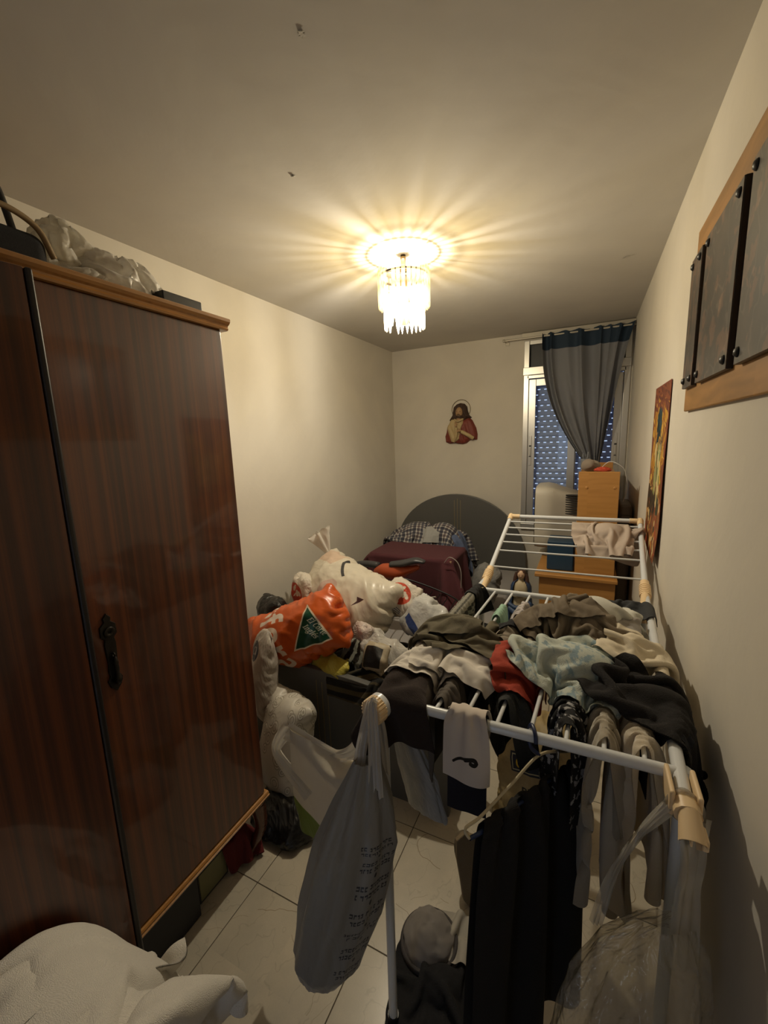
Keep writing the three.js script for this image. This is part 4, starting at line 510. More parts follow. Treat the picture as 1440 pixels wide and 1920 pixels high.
put('cream_shirt', dr(onRod(7, -1.05), onRod(7, -0.875), [0.36, 0.42], { full: 1.7, seed: 13, puff: 0.026, rip: 0.03, steps: 110 }), fabric([0.86, 0.78, 0.64], { transmission: 0.55, thickness: 0 }), 'cream shirt hanging on the rod next to the right tube', 'shirt');
put('navy_sleeve', dr(onR(-1.04), onR(-0.92), [0.05, 0.17], { r: 0.0125, full: 1.2, seed: 14, puff: 0.02 }), fleece([0.007, 0.008, 0.014]), 'navy sleeve hanging under the black fleece at the right tube', 'sleeve');
// over the front bar
put('denim_piece', drape({ A: onF(-0.25), B: onF(-0.178), r: 0.0118, drop: [0.14, 0.25], full: 1.25, colliders: rackCols, steps: 80, seed: 15, rip: 0.01 }), fabric([0.008, 0.008, 0.016]), 'ragged dark denim piece hanging below the printed grey sock', 'garment');
{ const t = canvasTex(256, 512, (c, w, h) => { c.fillStyle = '#cfc6bd'; c.fillRect(0, 0, w, h); c.strokeStyle = '#191715'; c.lineCap = 'round'; c.lineWidth = 11; c.beginPath(); c.moveTo(60, 76); c.quadraticCurveTo(105, 110, 180, 112); c.stroke(); c.lineWidth = 17; c.beginPath(); c.moveTo(130, 104); c.quadraticCurveTo(180, 124, 188, 98); c.quadraticCurveTo(180, 84, 160, 96); c.stroke(); });
  const g = drape({ A: onF(-0.262), B: onF(-0.182), r: 0.019, drop: [0.13, 0.165], full: 1.4, colliders: rackCols, steps: 80, seed: 16, rip: 0.014 }); const uv = g.attributes.uv; for (let i = 0; i < uv.count; i++) uv.setXY(i, uv.getX(i) / 0.112, uv.getY(i) / 0.295);
  put('printed_sock', g, std([1, 0.98, 0.96], 0.92, { map: t }), 'pale grey sock with black scribble print over the front bar', 'sock'); }
put('brown_hat', heap({ at: [-0.40, 1.04, -0.85], size: [0.22, 0.24], foot: [0.11, 0.13], turn: 0.3, seed: 3, colliders: [...rackCols, cap([-0.43, 0.99, -0.83], [-0.36, 1.0, -0.86], 0.024)], steps: 90, bend: 0.2 }), fleece([0.022, 0.013, 0.010]), 'dark brown knitted hat over the rack corner by the ribbed knob', 'hat');
// socks on the rods at the back
put('mint_sock', dr(onRod(1, -1.50), onRod(1, -1.40), [0.09, 0.10], { full: 1.25, seed: 21, puff: 0.018 }), fabric([0.30, 0.47, 0.36]), 'mint green sock on a rod near the back bar', 'sock');
put('black_sock', dr(onRod(2, -1.36), onRod(2, -1.23), [0.09, 0.10], { full: 1.2, seed: 22, puff: 0.022 }), fabric([0.006, 0.006, 0.007]), 'black sock on a rod right of the olive hoodie', 'sock');
put('lilac_sock', dr(onRod(2, -1.53), onRod(2, -1.41), [0.07, 0.09], { full: 1.35, seed: 23, puff: 0.02, r: 0.015 }), fabric([0.46, 0.42, 0.41]), 'pale lilac sock tube on a rod beside the mint sock', 'sock');
// ---- heaps lying on the rods
garment('white_shirt', 'crumpled white shirt below the olive hoodie', 'shirt', fabric([0.74, 0.69, 0.62]), [
  ['body', () => hp([-0.345, 1.02, -1.04], [0.36, 0.28], [0.16, 0.11], { turn: 0.25, seed: 31 })],
  ['sleeve', () => hp([-0.31, 1.05, -1.01], [0.30, 0.14], [0.16, 0.06], { turn: 0.1, seed: 131 })]]);
function garment(name, label, cat, mat, pieces) { const b = pieces.map(p => p[1]()); let at = null; b.forEach(g => { g.computeBoundingBox(); at = at ? at.union(g.boundingBox) : g.boundingBox.clone(); }); const T = thing(name, label, cat, [(at.min.x + at.max.x) / 2, at.min.y, (at.min.z + at.max.z) / 2]); pieces.forEach((p, k) => part(p[0], b[k], mat, T)); return T; }
garment('olive_hoodie', 'crumpled olive hoodie on the left half of the rack', 'hoodie', fabric([0.115, 0.098, 0.062]), [
  ['body', () => hp([-0.315, 1.03, -1.17], [0.42, 0.40], [0.18, 0.15], { turn: 0.5, seed: 32, more: [ell([-0.30, 1.01, -1.17], [0.05, 0.035, 0.05])] })],
  ['sleeve', () => hp([-0.27, 1.07, -1.12], [0.42, 0.17], [0.19, 0.065], { turn: -0.5, seed: 132 })],
  ['hood', () => hp([-0.375, 1.08, -1.19], [0.26, 0.26], [0.12, 0.11], { turn: 0.2, seed: 133 })]]);
put('taupe_shirt', hp([-0.155, 1.02, -1.23], [0.26, 0.28], [0.095, 0.13], { turn: 0.2, seed: 33 }), fabric([0.27, 0.23, 0.18]), 'small taupe shirt heaped left of the brown trousers', 'shirt');
put('black_briefs', hp([-0.19, 1.035, -1.34], [0.13, 0.10], [0.08, 0.05], { turn: 0.3, seed: 34 }), fabric([0.008, 0.008, 0.011]), 'small black briefs beside the lilac sock', 'briefs');
put('red_garment', hp([-0.145, 1.03, -1.075], [0.28, 0.24], [0.11, 0.09], { turn: 0.4, seed: 35 }), fabric([0.36, 0.045, 0.022]), 'bright red garment crumpled beside the pale towel', 'garment');
put('pink_garment', hp([-0.125, 1.04, -1.15], [0.14, 0.12], [0.08, 0.06], { turn: 0, seed: 36 }), fabric([0.52, 0.42, 0.44]), 'small pale pink garment above the red one', 'garment');
put('dark_jeans', hp([0.11, 1.02, -1.60], [0.30, 0.26], [0.17, 0.17], { turn: -0.6, seed: 37 }), fabric([0.03, 0.032, 0.036]), 'dark grey jeans at the back bar near the right hinge', 'jeans');
put('white_bedding', hp([0.045, 1.05, -1.47], [0.38, 0.36], [0.18, 0.17], { turn: 0.1, seed: 38, more: [ell([0.04, 1.03, -1.46], [0.07, 0.06, 0.07])] }), fabric([0.56, 0.55, 0.49]), 'white bedding bunched behind the brown trousers', 'bedding');
garment('brown_trousers', 'crumpled brown trousers on top of the rack heap', 'trousers', fabric([0.155, 0.122, 0.085]), [
  ['leg', () => hp([-0.015, 1.05, -1.37], [0.54, 0.36], [0.21, 0.14], { turn: -0.2, seed: 39, more: [ell([-0.08, 1.02, -1.38], [0.06, 0.05, 0.05]), ell([0.02, 1.02, -1.36], [0.05, 0.055, 0.05])] })],
  ['leg', () => hp([0.02, 1.10, -1.34], [0.60, 0.24], [0.22, 0.08], { turn: -0.75, seed: 139 })],
  ['waistband', () => hp([-0.07, 1.10, -1.36], [0.32, 0.10], [0.14, 0.05], { turn: 0.25, seed: 140 })]]);
put('grey_lining', hp([0.09, 1.03, -1.42], [0.16, 0.14], [0.09, 0.09], { seed: 40 }), fabric([0.28, 0.255, 0.23]), 'grey lining fabric between the brown trousers and cream cloth', 'cloth');
{ const bt = tex(256, 256, (u, v) => { const n = tnoise(u, v, 10, 60, 4), k = sstep(0.05, 0.4, n); return [lerp(0.80, 0.58, k), lerp(0.82, 0.66, k), lerp(0.79, 0.71, k)]; }); bt.repeat.set(3, 3);
  put('pale_towel', hp([-0.01, 1.05, -1.13], [0.42, 0.38], [0.21, 0.18], { turn: -0.3, seed: 41, more: [ell([-0.02, 1.015, -1.14], [0.10, 0.05, 0.07])] }), fleece([0.88, 0.9, 0.88], { map: bt }), 'pale blue and white towel on the front of the rack heap', 'towel'); }
put('cream_cloth', hp([0.165, 1.03, -1.27], [0.36, 0.26], [0.19, 0.075], { turn: -0.3, seed: 42 }), fabric([0.68, 0.60, 0.46]), 'cream cloth stretched over the right tube of the rack', 'cloth');
put('black_fleece', hp([0.175, 1.04, -1.04], [0.44, 0.30], [0.22, 0.075], { turn: -0.45, seed: 43, bend: 0.25, thick: 0.006, more: [ell([0.16, 1.01, -1.05], [0.06, 0.03, 0.03])] }), fleece([0.010, 0.008, 0.008]), 'thick black fleece over the right tube, touching the wall', 'fleece');
{ const wr = [TL, TR]; const cs = [cap(TL, TR, 0.0105), cap(HR, TR, 0.0115), ...[0.90, 0.79, 0.67, 0.545, 0.41, 0.17].map(s => cap(mixp(HL, TL, s), mixp(HR, TR, s), 0.0042)), leftOf(XR - 0.002)];
  const c = mixp(mixp(HL, TL, 0.80), mixp(HR, TR, 0.80), 0.77);
  put('beige_top', heap({ at: [c[0], c[1] + 0.02, c[2]], size: [0.46, 0.44], foot: [0.19, 0.21], cell: 0.0095, turn: 0.1, seed: 52, colliders: [...cs, ell([c[0], c[1] - 0.005, c[2]], [0.07, 0.04, 0.07])], steps: 60, fr: 0.95 }), fabric([0.47, 0.39, 0.33]), 'beige top crumpled on the raised wing of the rack', 'top'); }
// ---- hanger with trousers
{ const ap = [-0.069, 0.945, -0.855], le = [-0.182, 0.872, -0.685], ri = [0.034, 0.872, -1.02];
  const t = thing('wire_hanger', 'cream and blue plastic-coated hanger hooked on the front bar', 'hanger', [-0.07, 0.86, -0.85]);
  part('shoulder', tube([[le[0] + 0.006, le[1] - 0.012, le[2] + 0.004], [le[0] - 0.004, le[1] + 0.003, le[2] + 0.004], mixp(le, ap, 0.15), mixp(le, ap, 0.6), ap, mixp(ap, ri, 0.5), mixp(ap, ri, 0.88), [ri[0] + 0.004, ri[1], ri[2] - 0.004], [ri[0] - 0.002, ri[1] - 0.014, ri[2] + 0.002]], 0.0032, 8, 60), std([0.55, 0.47, 0.30], 0.4), t);
  part('hook', tube([[ap[0], ap[1], ap[2]], [ap[0] - 0.018, 0.965, -0.85], [ap[0] - 0.022, 1.0, -0.862], [ap[0] - 0.015, 1.019, -0.846], [ap[0] - 0.006, 1.014, -0.824], [ap[0] - 0.004, 0.998, -0.82]], 0.0042, 8, 40), std([0.012, 0.022, 0.075], 0.35), t, 'dark blue hook');
  part('bar', tube([[le[0] + 0.006, le[1] - 0.012, le[2] + 0.004], [le[0] + 0.02, le[1] - 0.017, le[2] - 0.02], [ri[0] - 0.02, ri[1] - 0.017, ri[2] + 0.02], [ri[0] - 0.002, ri[1] - 0.014, ri[2] + 0.002]], 0.0042, 8, 40), std([0.02, 0.04, 0.12], 0.35), t);
  const A = [-0.155, 0.858, -0.715], B = [0.01, 0.858, -0.975];
  put('black_trousers', drape({ A, B, r: 0.005, drop: [0.60, 0.64], full: 1.45, colliders: [cap(A, B, 0.005), above(0.01)], steps: 100, seed: 61, rip: 0.02, bend: 0.1, cell: 0.014 }), fabric([0.0075, 0.0062, 0.0060]), 'black trousers folded over the hanger below the front bar', 'trousers'); }
// ---------------------------------------------------------------- things heaped on the bed
const bedC = [boxC(BX0, 0, BZ0, BX1, 0.40, BZ1 - 0.03), boxC(BX0, 0, BZ1 - 0.03, BX1, 0.52, BZ1 + 0.005), rightOf(XL + 0.003), above(0), boxC(-1.72, 0, WZ1, WF, 2.03, WZ0)];
const G2 = 'bags heaped on the bed';
const pb = (name, geo, mat, label, cat, group = cat === 'bag' ? G2 : undefined) => single(name, geo, mat, label, cat, group);
// support: a carton under the maroon cover, a second one under the shirts
single('carton', box(-1.37, 0.402, -2.86, -0.77, 0.842, -2.50, 0.006), std([0.30, 0.2, 0.11], 0.85), 'large carton hidden under the maroon cover', 'carton');
single('carton', box(-1.45, 0.402, -3.36, -0.90, 0.83, -2.97, 0.006), std([0.30, 0.2, 0.11], 0.85), 'carton beneath the checked shirts by the headboard', 'carton');
pb('dark_clothes', heap({ at: [-0.92, 0.50, -1.85], size: [0.95, 0.70], foot: [0.72, 0.50], seed: 71, cell: 0.016, colliders: [...bedC, ell([-0.95, 0.42, -1.8], [0.3, 0.10, 0.2])], steps: 60, lift: 0.05 }), fabric([0.012, 0.011, 0.011]), 'heap of black clothes under the bags at the foot of the bed', 'clothes');
pb('black_clothes', heap({ at: [-0.68, 0.50, -2.35], size: [0.5, 0.6], foot: [0.34, 0.44], seed: 72, cell: 0.016, colliders: [...bedC, ell([-0.68, 0.42, -2.35], [0.14, 0.1, 0.2])], steps: 60, lift: 0.05 }), fabric([0.010, 0.010, 0.011]), 'black clothes on the bed edge below the maroon cover', 'clothes');
// maroon cover
{ const cs = [...bedC, boxC(-1.37, 0.40, -2.86, -0.77, 0.842, -2.50)];
  pb('maroon_cover', cloth({ w: 1.04, h: 0.86, cell: 0.0165, colliders: cs, steps: 130, self: false, thick: 0.003, bend: 0.1, init: (u, v) => { const x = -1.47 + u * 0.99 + 0.01 * Math.sin(v * 14), z = -3.0 + v * 0.84, ux = Math.max(0, x + 0.75, -1.39 - x), uz = Math.max(0, z + 2.48), k = Math.max(ux, uz); return [x, 0.865 - 0.25 * k + 0.012 * Math.sin(u * 21) * (0.4 + v) + 0.03 * Math.exp(-Math.pow((x + 0.95) * 9, 2)), z]; } }), fabric([0.062, 0.012, 0.017], { sheen: 0.5 }), 'maroon cloth cover draped over a big carton on the bed', 'cover'); }
// checked shirts
{ const pl = canvasTex(512, 512, (c, w, h) => { c.fillStyle = '#8d8984'; c.fillRect(0, 0, w, h); for (let k = 0; k < 4; k++) for (const d of [0, 1]) { const o = k * 128; const s = (a, b, col) => { c.fillStyle = col; d ? c.fillRect(o + a, 0, b, h) : c.fillRect(0, o + a, w, b); }; s(8, 30, 'rgba(22,24,40,0.55)'); s(44, 4, 'rgba(225,220,210,0.75)'); s(58, 18, 'rgba(60,45,50,0.5)'); s(84, 3, 'rgba(230,225,215,0.7)'); s(96, 20, 'rgba(30,32,52,0.5)'); s(122, 3, 'rgba(230,225,215,0.6)'); } }); pl.repeat.set(2.7, 2.7);
  pb('checked_shirts', heap({ at: [-1.17, 0.93, -3.12], size: [1.15, 1.05], foot: [0.66, 0.52], seed: 73, cell: 0.016, lift: 0.05, colliders: [...bedC, boxC(-1.45, 0.4, -3.36, -0.90, 0.83, -2.97), ell([-1.24, 0.85, -3.12], [0.14, 0.10, 0.13]), ell([-1.02, 0.86, -3.10], [0.12, 0.10, 0.12])], steps: 90, thick: 0.003, turn: 0.1 }), fabric([0.85, 0.85, 0.85], { map: pl }), 'bundle of grey checked shirts piled against the headboard', 'shirts');
  pb('blue_jeans', heap({ at: [-0.86, 0.90, -3.06], size: [0.36, 0.5], foot: [0.16, 0.30], seed: 74, cell: 0.015, colliders: [...bedC, boxC(-1.45, 0.4, -3.36, -0.90, 0.83, -2.97), ell([-1.0, 0.80, -3.1], [0.14, 0.12, 0.14])], steps: 90 }), fabric([0.09, 0.12, 0.21]), 'faded blue jeans slipping from the checked shirts', 'jeans');
  single('grey_cloth', heap({ at: [-1.09, 1.0, -2.99], size: [0.17, 0.14], foot: [0.14, 0.11], seed: 75, cell: 0.011, colliders: [...bedC], steps: 60 }), fabric([0.28, 0.28, 0.27]), 'grey cloth patch lying on the checked shirts', 'cloth'); }
const boxes = [boxC(-1.37, 0.40, -2.86, -0.77, 0.842, -2.50)];
const whiteFilm = film([0.78, 0.74, 0.66], 0.12, 0.36);
// big white bag with dark curved marks
{ const t = canvasTex(1024, 512, (c, w, h) => { c.fillStyle = '#ddd6c6'; c.fillRect(0, 0, w, h); c.strokeStyle = '#2b2a2c'; c.lineWidth = 13; c.beginPath(); c.moveTo(205, 60); c.quadraticCurveTo(215, 130, 278, 185); c.stroke(); c.fillStyle = 'rgba(205,150,150,0.35)'; c.beginPath(); c.ellipse(250, 280, 34, 60, 0.3, 0, 7); c.fill(); c.fillStyle = '#3c1216'; c.beginPath(); c.moveTo(372, 230); c.lineTo(398, 222); c.lineTo(390, 246); c.lineTo(374, 282); c.lineTo(380, 248); c.fill(); c.fillStyle = 'rgba(200,120,90,0.25)'; c.fillRect(60, 40, 120, 120); });
  const T = thing('plastic_bag', 'big white plastic bag with black curved mark on the bed', 'bag', [-1.17, 0.55, -1.95], G2);
  const bg = bag({ at: [-1.22, 0.80, -1.97], e1: [0.84, -0.27, 0.25], e2: [0.25, 0.80, -0.35], w: 0.76, h: 0.54, press: 0.55, colliders: [...bedC, ...boxes, ell([-1.15, 0.5, -1.9], [0.28, 0.16, 0.2])], seed: 2, steps: 75, squeeze: 0.92, rr: 0.6 }), tip = extreme(bg, [-0.55, 0.8, 0.1]); part('film', bg, std([0.92, 0.9, 0.86], 0.7, { clearcoat: 0.35, clearcoatRoughness: 0.25, map: t, transmission: 0.08, thickness: 0, bumpMap: rep(crinkleT, 1.4, 0.7), bumpScale: 0.007 }), T);
  part('tied_end', ruffle(tip, [-0.4, 0.9, 0.1], 0.14, 0.014, 0.055, 3), film([0.8, 0.76, 0.7], 0.35, 0.35), T); }
{ const t = canvasTex(512, 256, (c, w, h) => { const R = mulberry(4); c.fillStyle = '#ded7cb'; c.fillRect(0, 0, w, h); for (let k = 0; k < 2; k++) { const o = k * w / 2; c.fillStyle = '#c5421f'; c.beginPath(); c.ellipse(o + 130, 120, 70, 60, 0, 0, 7); c.fill(); c.fillStyle = '#e6dccd'; for (let i = 0; i < 7; i++) { c.beginPath(); c.ellipse(o + 80 + R() * 100, 80 + R() * 80, 6 + R() * 14, 4 + R() * 8, R() * 3, 0, 7); c.fill(); } c.strokeStyle = '#5a6478'; c.lineWidth = 5; for (let i = 0; i < 3; i++) { c.beginPath(); c.moveTo(o + 70, 200 + i * 12); c.quadraticCurveTo(o + 130, 185 + i * 14, o + 190, 205 + i * 10); c.stroke(); } } });
  const m = () => std([0.95, 0.93, 0.9], 0.7, { clearcoat: 0.35, clearcoatRoughness: 0.25, map: t, transmission: 0.12, thickness: 0, bumpMap: rep(crinkleT, 1.4, 0.7), bumpScale: 0.007 });
  pb('plastic_bag', bag({ at: [-1.47, 0.76, -1.88], e1: [0.8, 0.1, 0.5], e2: [0, 1, 0], w: 0.27, h: 0.27, press: 0.6, colliders: [...bedC], seed: 5, g: 0.05, steps: 45, squeeze: 0.85 }), m(), 'red and white printed bag behind the orange bag', 'bag');
  pb('plastic_bag', bag({ at: [-0.905, 0.77, -2.0], e1: [0.9, -0.3, 0.2], e2: [0.2, 0.8, -0.5], w: 0.26, h: 0.24, press: 0.6, colliders: [...bedC, ...boxes], seed: 6, g: 0.05, steps: 45, squeeze: 0.85 }), m(), 'red and white printed bag right of the big white bag', 'bag'); }
{ const t = canvasTex(512, 256, (c, w, h) => { c.fillStyle = '#cfcfcb'; c.fillRect(0, 0, w, h); for (let k = 0; k < 2; k++) { const o = k * w / 2; c.fillStyle = '#23407e'; c.save(); c.translate(o + 150, 175); c.rotate(0.15); c.fillRect(-90, -20, 190, 36); c.fillStyle = '#dfe2e6'; c.font = 'bold 30px sans-serif'; c.fillText('L', -10, 9); c.restore(); } });
  pb('plastic_bag', bag({ at: [-0.74, 0.69, -1.93], e1: [0.75, -0.5, 0.3], e2: [0.3, 0.8, -0.3], w: 0.31, h: 0.30, press: 0.45, colliders: [...bedC, ...boxes], seed: 7, g: 0.1, steps: 50, squeeze: 0.85 }), std([0.95, 0.95, 0.95], 0.7, { clearcoat: 0.35, clearcoatRoughness: 0.25, map: t, transmission: 0.15, thickness: 0, bumpMap: rep(crinkleT, 1.4, 0.7), bumpScale: 0.004 }), 'white plastic bag with blue stripe beside the striped sweater', 'bag'); }
pb('rubbish_bag', bag({ at: [-1.60, 0.66, -1.74], e1: [0.9, 0.1, 0.4], e2: [0, 1, 0], w: 0.32, h: 0.30, press: 0.5, colliders: bedC, seed: 8, g: 0.1, steps: 50, squeeze: 0.85 }), film([0.008, 0.008, 0.008], 0, 0.28), 'black rubbish bag against the wall behind the orange bag', 'bag');
pb('small_bag', bag({ at: [-1.0, 0.66, -1.72], e1: [0.9, 0, 0.4], e2: [0, 1, -0.2], w: 0.18, h: 0.14, press: 0.6, colliders: bedC, seed: 9, g: 0.05, steps: 45, squeeze: 0.85 }), film([0.66, 0.56, 0.5], 0.15, 0.35), 'small pinkish white bag under the big white bag', 'bag');
// orange carrier bag with lettering
{ const t = canvasTex(1024, 512, (c, w, h) => { c.fillStyle = '#cd5c1e'; c.fillRect(0, 0, w, h); const R = mulberry(8); for (let i = 0; i < 500; i++) { c.fillStyle = `rgba(${R() > 0.5 ? '255,150,80' : '150,40,10'},0.05)`; c.beginPath(); c.ellipse(R() * w, R() * h, 30 * R(), 6 * R(), R() * 3, 0, 7); c.fill(); }
    c.save(); c.translate(225, 30); c.rotate(Math.PI / 2 - 0.02); c.fillStyle = '#f1e6da'; c.font = 'bold 158px sans-serif'; c.scale(1.1, 0.95); c.textBaseline = 'alphabetic'; c.fillText('sfera', 0, 62); c.restore();
    c.save(); c.translate(372, 262); c.rotate(0.42); c.scale(0.9, 0.9); c.fillStyle = '#efe0c8'; c.beginPath(); c.moveTo(-42, -128); c.lineTo(112, 90); c.lineTo(-48, 132); c.closePath(); c.fill(); c.fillStyle = '#0f4a34'; c.beginPath(); c.moveTo(-36, -108); c.lineTo(98, 84); c.lineTo(-41, 121); c.closePath(); c.fill(); c.rotate(Math.PI / 2 - 0.75); c.fillStyle = '#e9ead8'; c.font = 'italic bold 32px serif'; c.fillText('El Corte', -40, -8); c.fillText('Inglés', -22, 24); c.restore();
    });
  const T = thing('carrier_bag', 'full orange carrier bag with white lettering at the bed foot', 'bag', [-1.28, 0.5, -1.55], G2);
  part('film', bag({ at: [-1.30, 0.665, -1.585], e1: [0.8, 0.45, -0.1], e2: [-0.45, 0.85, -0.2], w: 0.70, h: 0.45, rr: 0.7, press: 0.5, colliders: [...bedC, ell([-1.3, 0.45, -1.7], [0.3, 0.12, 0.15])], seed: 11, g: 0.06, steps: 60, squeeze: 0.92 }), std([0.95, 0.9, 0.88], 0.33, { map: t, bumpMap: rep(crinkleT, 1.2, 0.6), bumpScale: 0.003, clearcoat: 0.2, clearcoatRoughness: 0.3 }), T);
  }
// white carrier bag hanging over the orange one
{ const t = canvasTex(512, 256, (c, w, h) => { c.fillStyle = '#cfc8be'; c.fillRect(0, 0, w, h); for (let k = 0; k < 2; k++) { c.save(); c.translate(110 + k * 256, 62 ); c.fillStyle = '#e6dfd6'; c.beginPath(); c.ellipse(0, 0, 60, 38, 0, 0, 7); c.fill(); c.fillStyle = '#1d2245'; c.beginPath(); c.ellipse(0, 0, 48, 27, 0, 0, 7); c.fill(); c.fillStyle = '#d9d5d8'; c.font = 'bold 30px sans-serif'; c.textAlign = 'center'; c.fillText('CO', 0, 10); c.restore(); } });
  pb('carrier_bag', bag({ at: [-1.345, 0.555, -1.375], e1: [0.9, 0.15, 0.35], e2: [0.05, 1, -0.2], w: 0.20, h: 0.44, crease: 0.004, press: 0.3, colliders: bedC, seed: 13, g: 0.05, steps: 45, squeeze: 0.9 }), std([0.95, 0.93, 0.9], 0.7, { clearcoat: 0.35, clearcoatRoughness: 0.25, map: t, transmission: 0.45, thickness: 0, bumpMap: rep(crinkleT, 1.4, 0.7), bumpScale: 0.007 }), 'white bag with blue oval logo hanging beside the wardrobe', 'bag'); }
// things lying in front of the white bag
{ const st = tex(128, 64, (u, v) => { const k = Math.sin(u * 60 + 4 * fbm(u * 3, v * 3, 2, 2)) > 0.1 ? 1 : 0; return [0.10 + 0.45 * k, 0.11 + 0.45 * k, 0.10 + 0.42 * k]; });
  pb('clear_pouch', bag({ at: [-1.0, 0.57, -1.64], e1: [1, 0, 0.1], e2: [0, 0.8, -0.6], w: 0.22, h: 0.24, press: 0.25, colliders: bedC, seed: 14, g: 0.2, steps: 50, squeeze: 0.9 }), std([0.9, 0.9, 0.88], 0.2, { map: st, transmission: 0.2, thickness: 0, clearcoat: 0.5, bumpMap: rep(crinkleT, 1.4, 0.7), bumpScale: 0.007 }), 'shiny pouch with dark and pale stripes right of the orange bag', 'pouch'); }
pb('plastic_bag', bag({ at: [-0.86, 0.64, -1.70], e1: [0.95, -0.22, 0.1], e2: [0.1, 0.5, -0.8], w: 0.28, h: 0.20, press: 0.18, colliders: bedC, seed: 15, g: 0.3, steps: 50, squeeze: 0.92 }), film([0.60, 0.57, 0.52], 0.25, 0.3), 'flat clear white bag lying below the big white bag', 'bag');
{ const t = canvasTex(512, 256, (c, w, h) => { c.fillStyle = '#b3a68c'; c.fillRect(0, 0, w, h); for (const o of [0, 256]) { c.fillStyle = '#191716'; c.beginPath(); c.moveTo(o + 70, 62); c.lineTo(o + 200, 52); c.lineTo(o + 212, 190); c.lineTo(o + 62, 200); c.fill(); } });
  pb('open_packet', bag({ at: [-0.87, 0.62, -1.60], e1: [0.9, 0.12, 0.3], e2: [-0.1, 0.8, -0.6], w: 0.17, h: 0.17, rr: 0.45, press: 0.4, colliders: bedC, seed: 24, g: 0.1, steps: 45, squeeze: 0.85 }), std([0.9, 0.9, 0.9], 0.5, { map: t, bumpMap: rep(crinkleT, 1, 0.5), bumpScale: 0.002 }), 'cream pouch with a dark window lying on the bed', 'pouch'); }
{ const st = stripes(['#5e5338', '#15130f', '#4f452e', '#0f0e0c'], 9); st.repeat.set(3, 3.4);
  pb('striped_garment', heap({ at: [-0.87, 0.56, -1.585], size: [0.48, 0.34], foot: [0.36, 0.16], turn: 0.12, seed: 77, colliders: [...bedC, ell([-0.87, 0.47, -1.6], [0.15, 0.07, 0.06])], steps: 70 }), fabric([0.7, 0.7, 0.7], { map: st }), 'olive and black striped garment over the footboard edge', 'garment'); }
pb('yellow_bag', bag({ at: [-1.09, 0.555, -1.555], e1: [0.95, -0.1, 0.2], e2: [0.1, 0.6, -0.7], w: 0.24, h: 0.15, press: 0.2, colliders: bedC, seed: 17, g: 0.2, steps: 50, squeeze: 0.9 }), film([0.50, 0.42, 0.05], 0.1, 0.32), 'crumpled yellow plastic bag on top of the footboard', 'bag');
pb('grey_bag', bag({ at: [-0.63, 0.62, -2.86], e1: [0.9, -0.2, 0.3], e2: [0.1, 1, -0.2], w: 0.27, h: 0.32, press: 0.4, colliders: [...bedC, ...boxes], seed: 18, g: 0.2, steps: 50, squeeze: 0.85 }), film([0.19, 0.185, 0.175], 0.1, 0.35), 'dull grey bag between the maroon cover and the headboard', 'bag');
// orange and black hand tool, black wire basket
{ const T = thing('hand_vacuum', 'orange and black handheld vacuum lying in front of the maroon cover', 'vacuum', [-1.05, 0.72, -2.3]); const or = std([0.36, 0.06, 0.016], 0.35), gr = std([0.035, 0.036, 0.04], 0.4);
  const sec = (pts, m, n) => { const c = new THREE.CatmullRomCurve3(pts.map(p => V(p[0], p[1], p[2]))), N = 28, S = 18, pos = [], idx = []; for (let i = 0; i <= N; i++) { const t = i / N, P = c.getPoint(t), D = c.getTangent(t), A = V(0, 1, 0).cross(D).normalize(), B = D.clone().cross(A), f = t * (pts.length - 1), k = Math.min(pts.length - 2, Math.floor(f)), r = lerp(pts[k][3], pts[k + 1][3], f - k), e = lerp(pts[k][4], pts[k + 1][4], f - k); for (let j = 0; j < S; j++) { const a = j / S * 6.2832, ee = i === 0 || i === N ? 0.3 : 1; pos.push(P.x + (A.x * r * Math.cos(a) + B.x * e * Math.sin(a)) * ee, P.y + (A.y * r * Math.cos(a) + B.y * e * Math.sin(a)) * ee, P.z + (A.z * r * Math.cos(a) + B.z * e * Math.sin(a)) * ee); } } for (let i = 0; i < N; i++) for (let j = 0; j < S; j++) { const a = i * S + j, b = i * S + (j + 1) % S; idx.push(a, b, a + S, b, b + S, a + S); } const g = new THREE.BufferGeometry(); g.setAttribute('position', new THREE.Float32BufferAttribute(pos, 3)); g.setIndex(idx); g.computeVertexNormals(); part(n, g, m, T); };
  sec([[-1.40, 0.80, -2.36, 0.02, 0.02], [-1.30, 0.82, -2.34, 0.026, 0.022], [-1.20, 0.825, -2.32, 0.026, 0.022]], gr, 'handle');
  sec([[-1.22, 0.77, -2.30, 0.02, 0.03], [-1.15, 0.80, -2.29, 0.045, 0.05], [-1.05, 0.81, -2.28, 0.05, 0.055], [-0.98, 0.83, -2.28, 0.035, 0.03], [-0.90, 0.86, -2.28, 0.02, 0.014]], or, 'body');
  sec([[-1.10, 0.855, -2.275, 0.03, 0.018], [-1.0, 0.875, -2.27, 0.04, 0.022], [-0.92, 0.90, -2.27, 0.038, 0.018], [-0.86, 0.895, -2.27, 0.02, 0.01]], gr, 'nozzle'); }
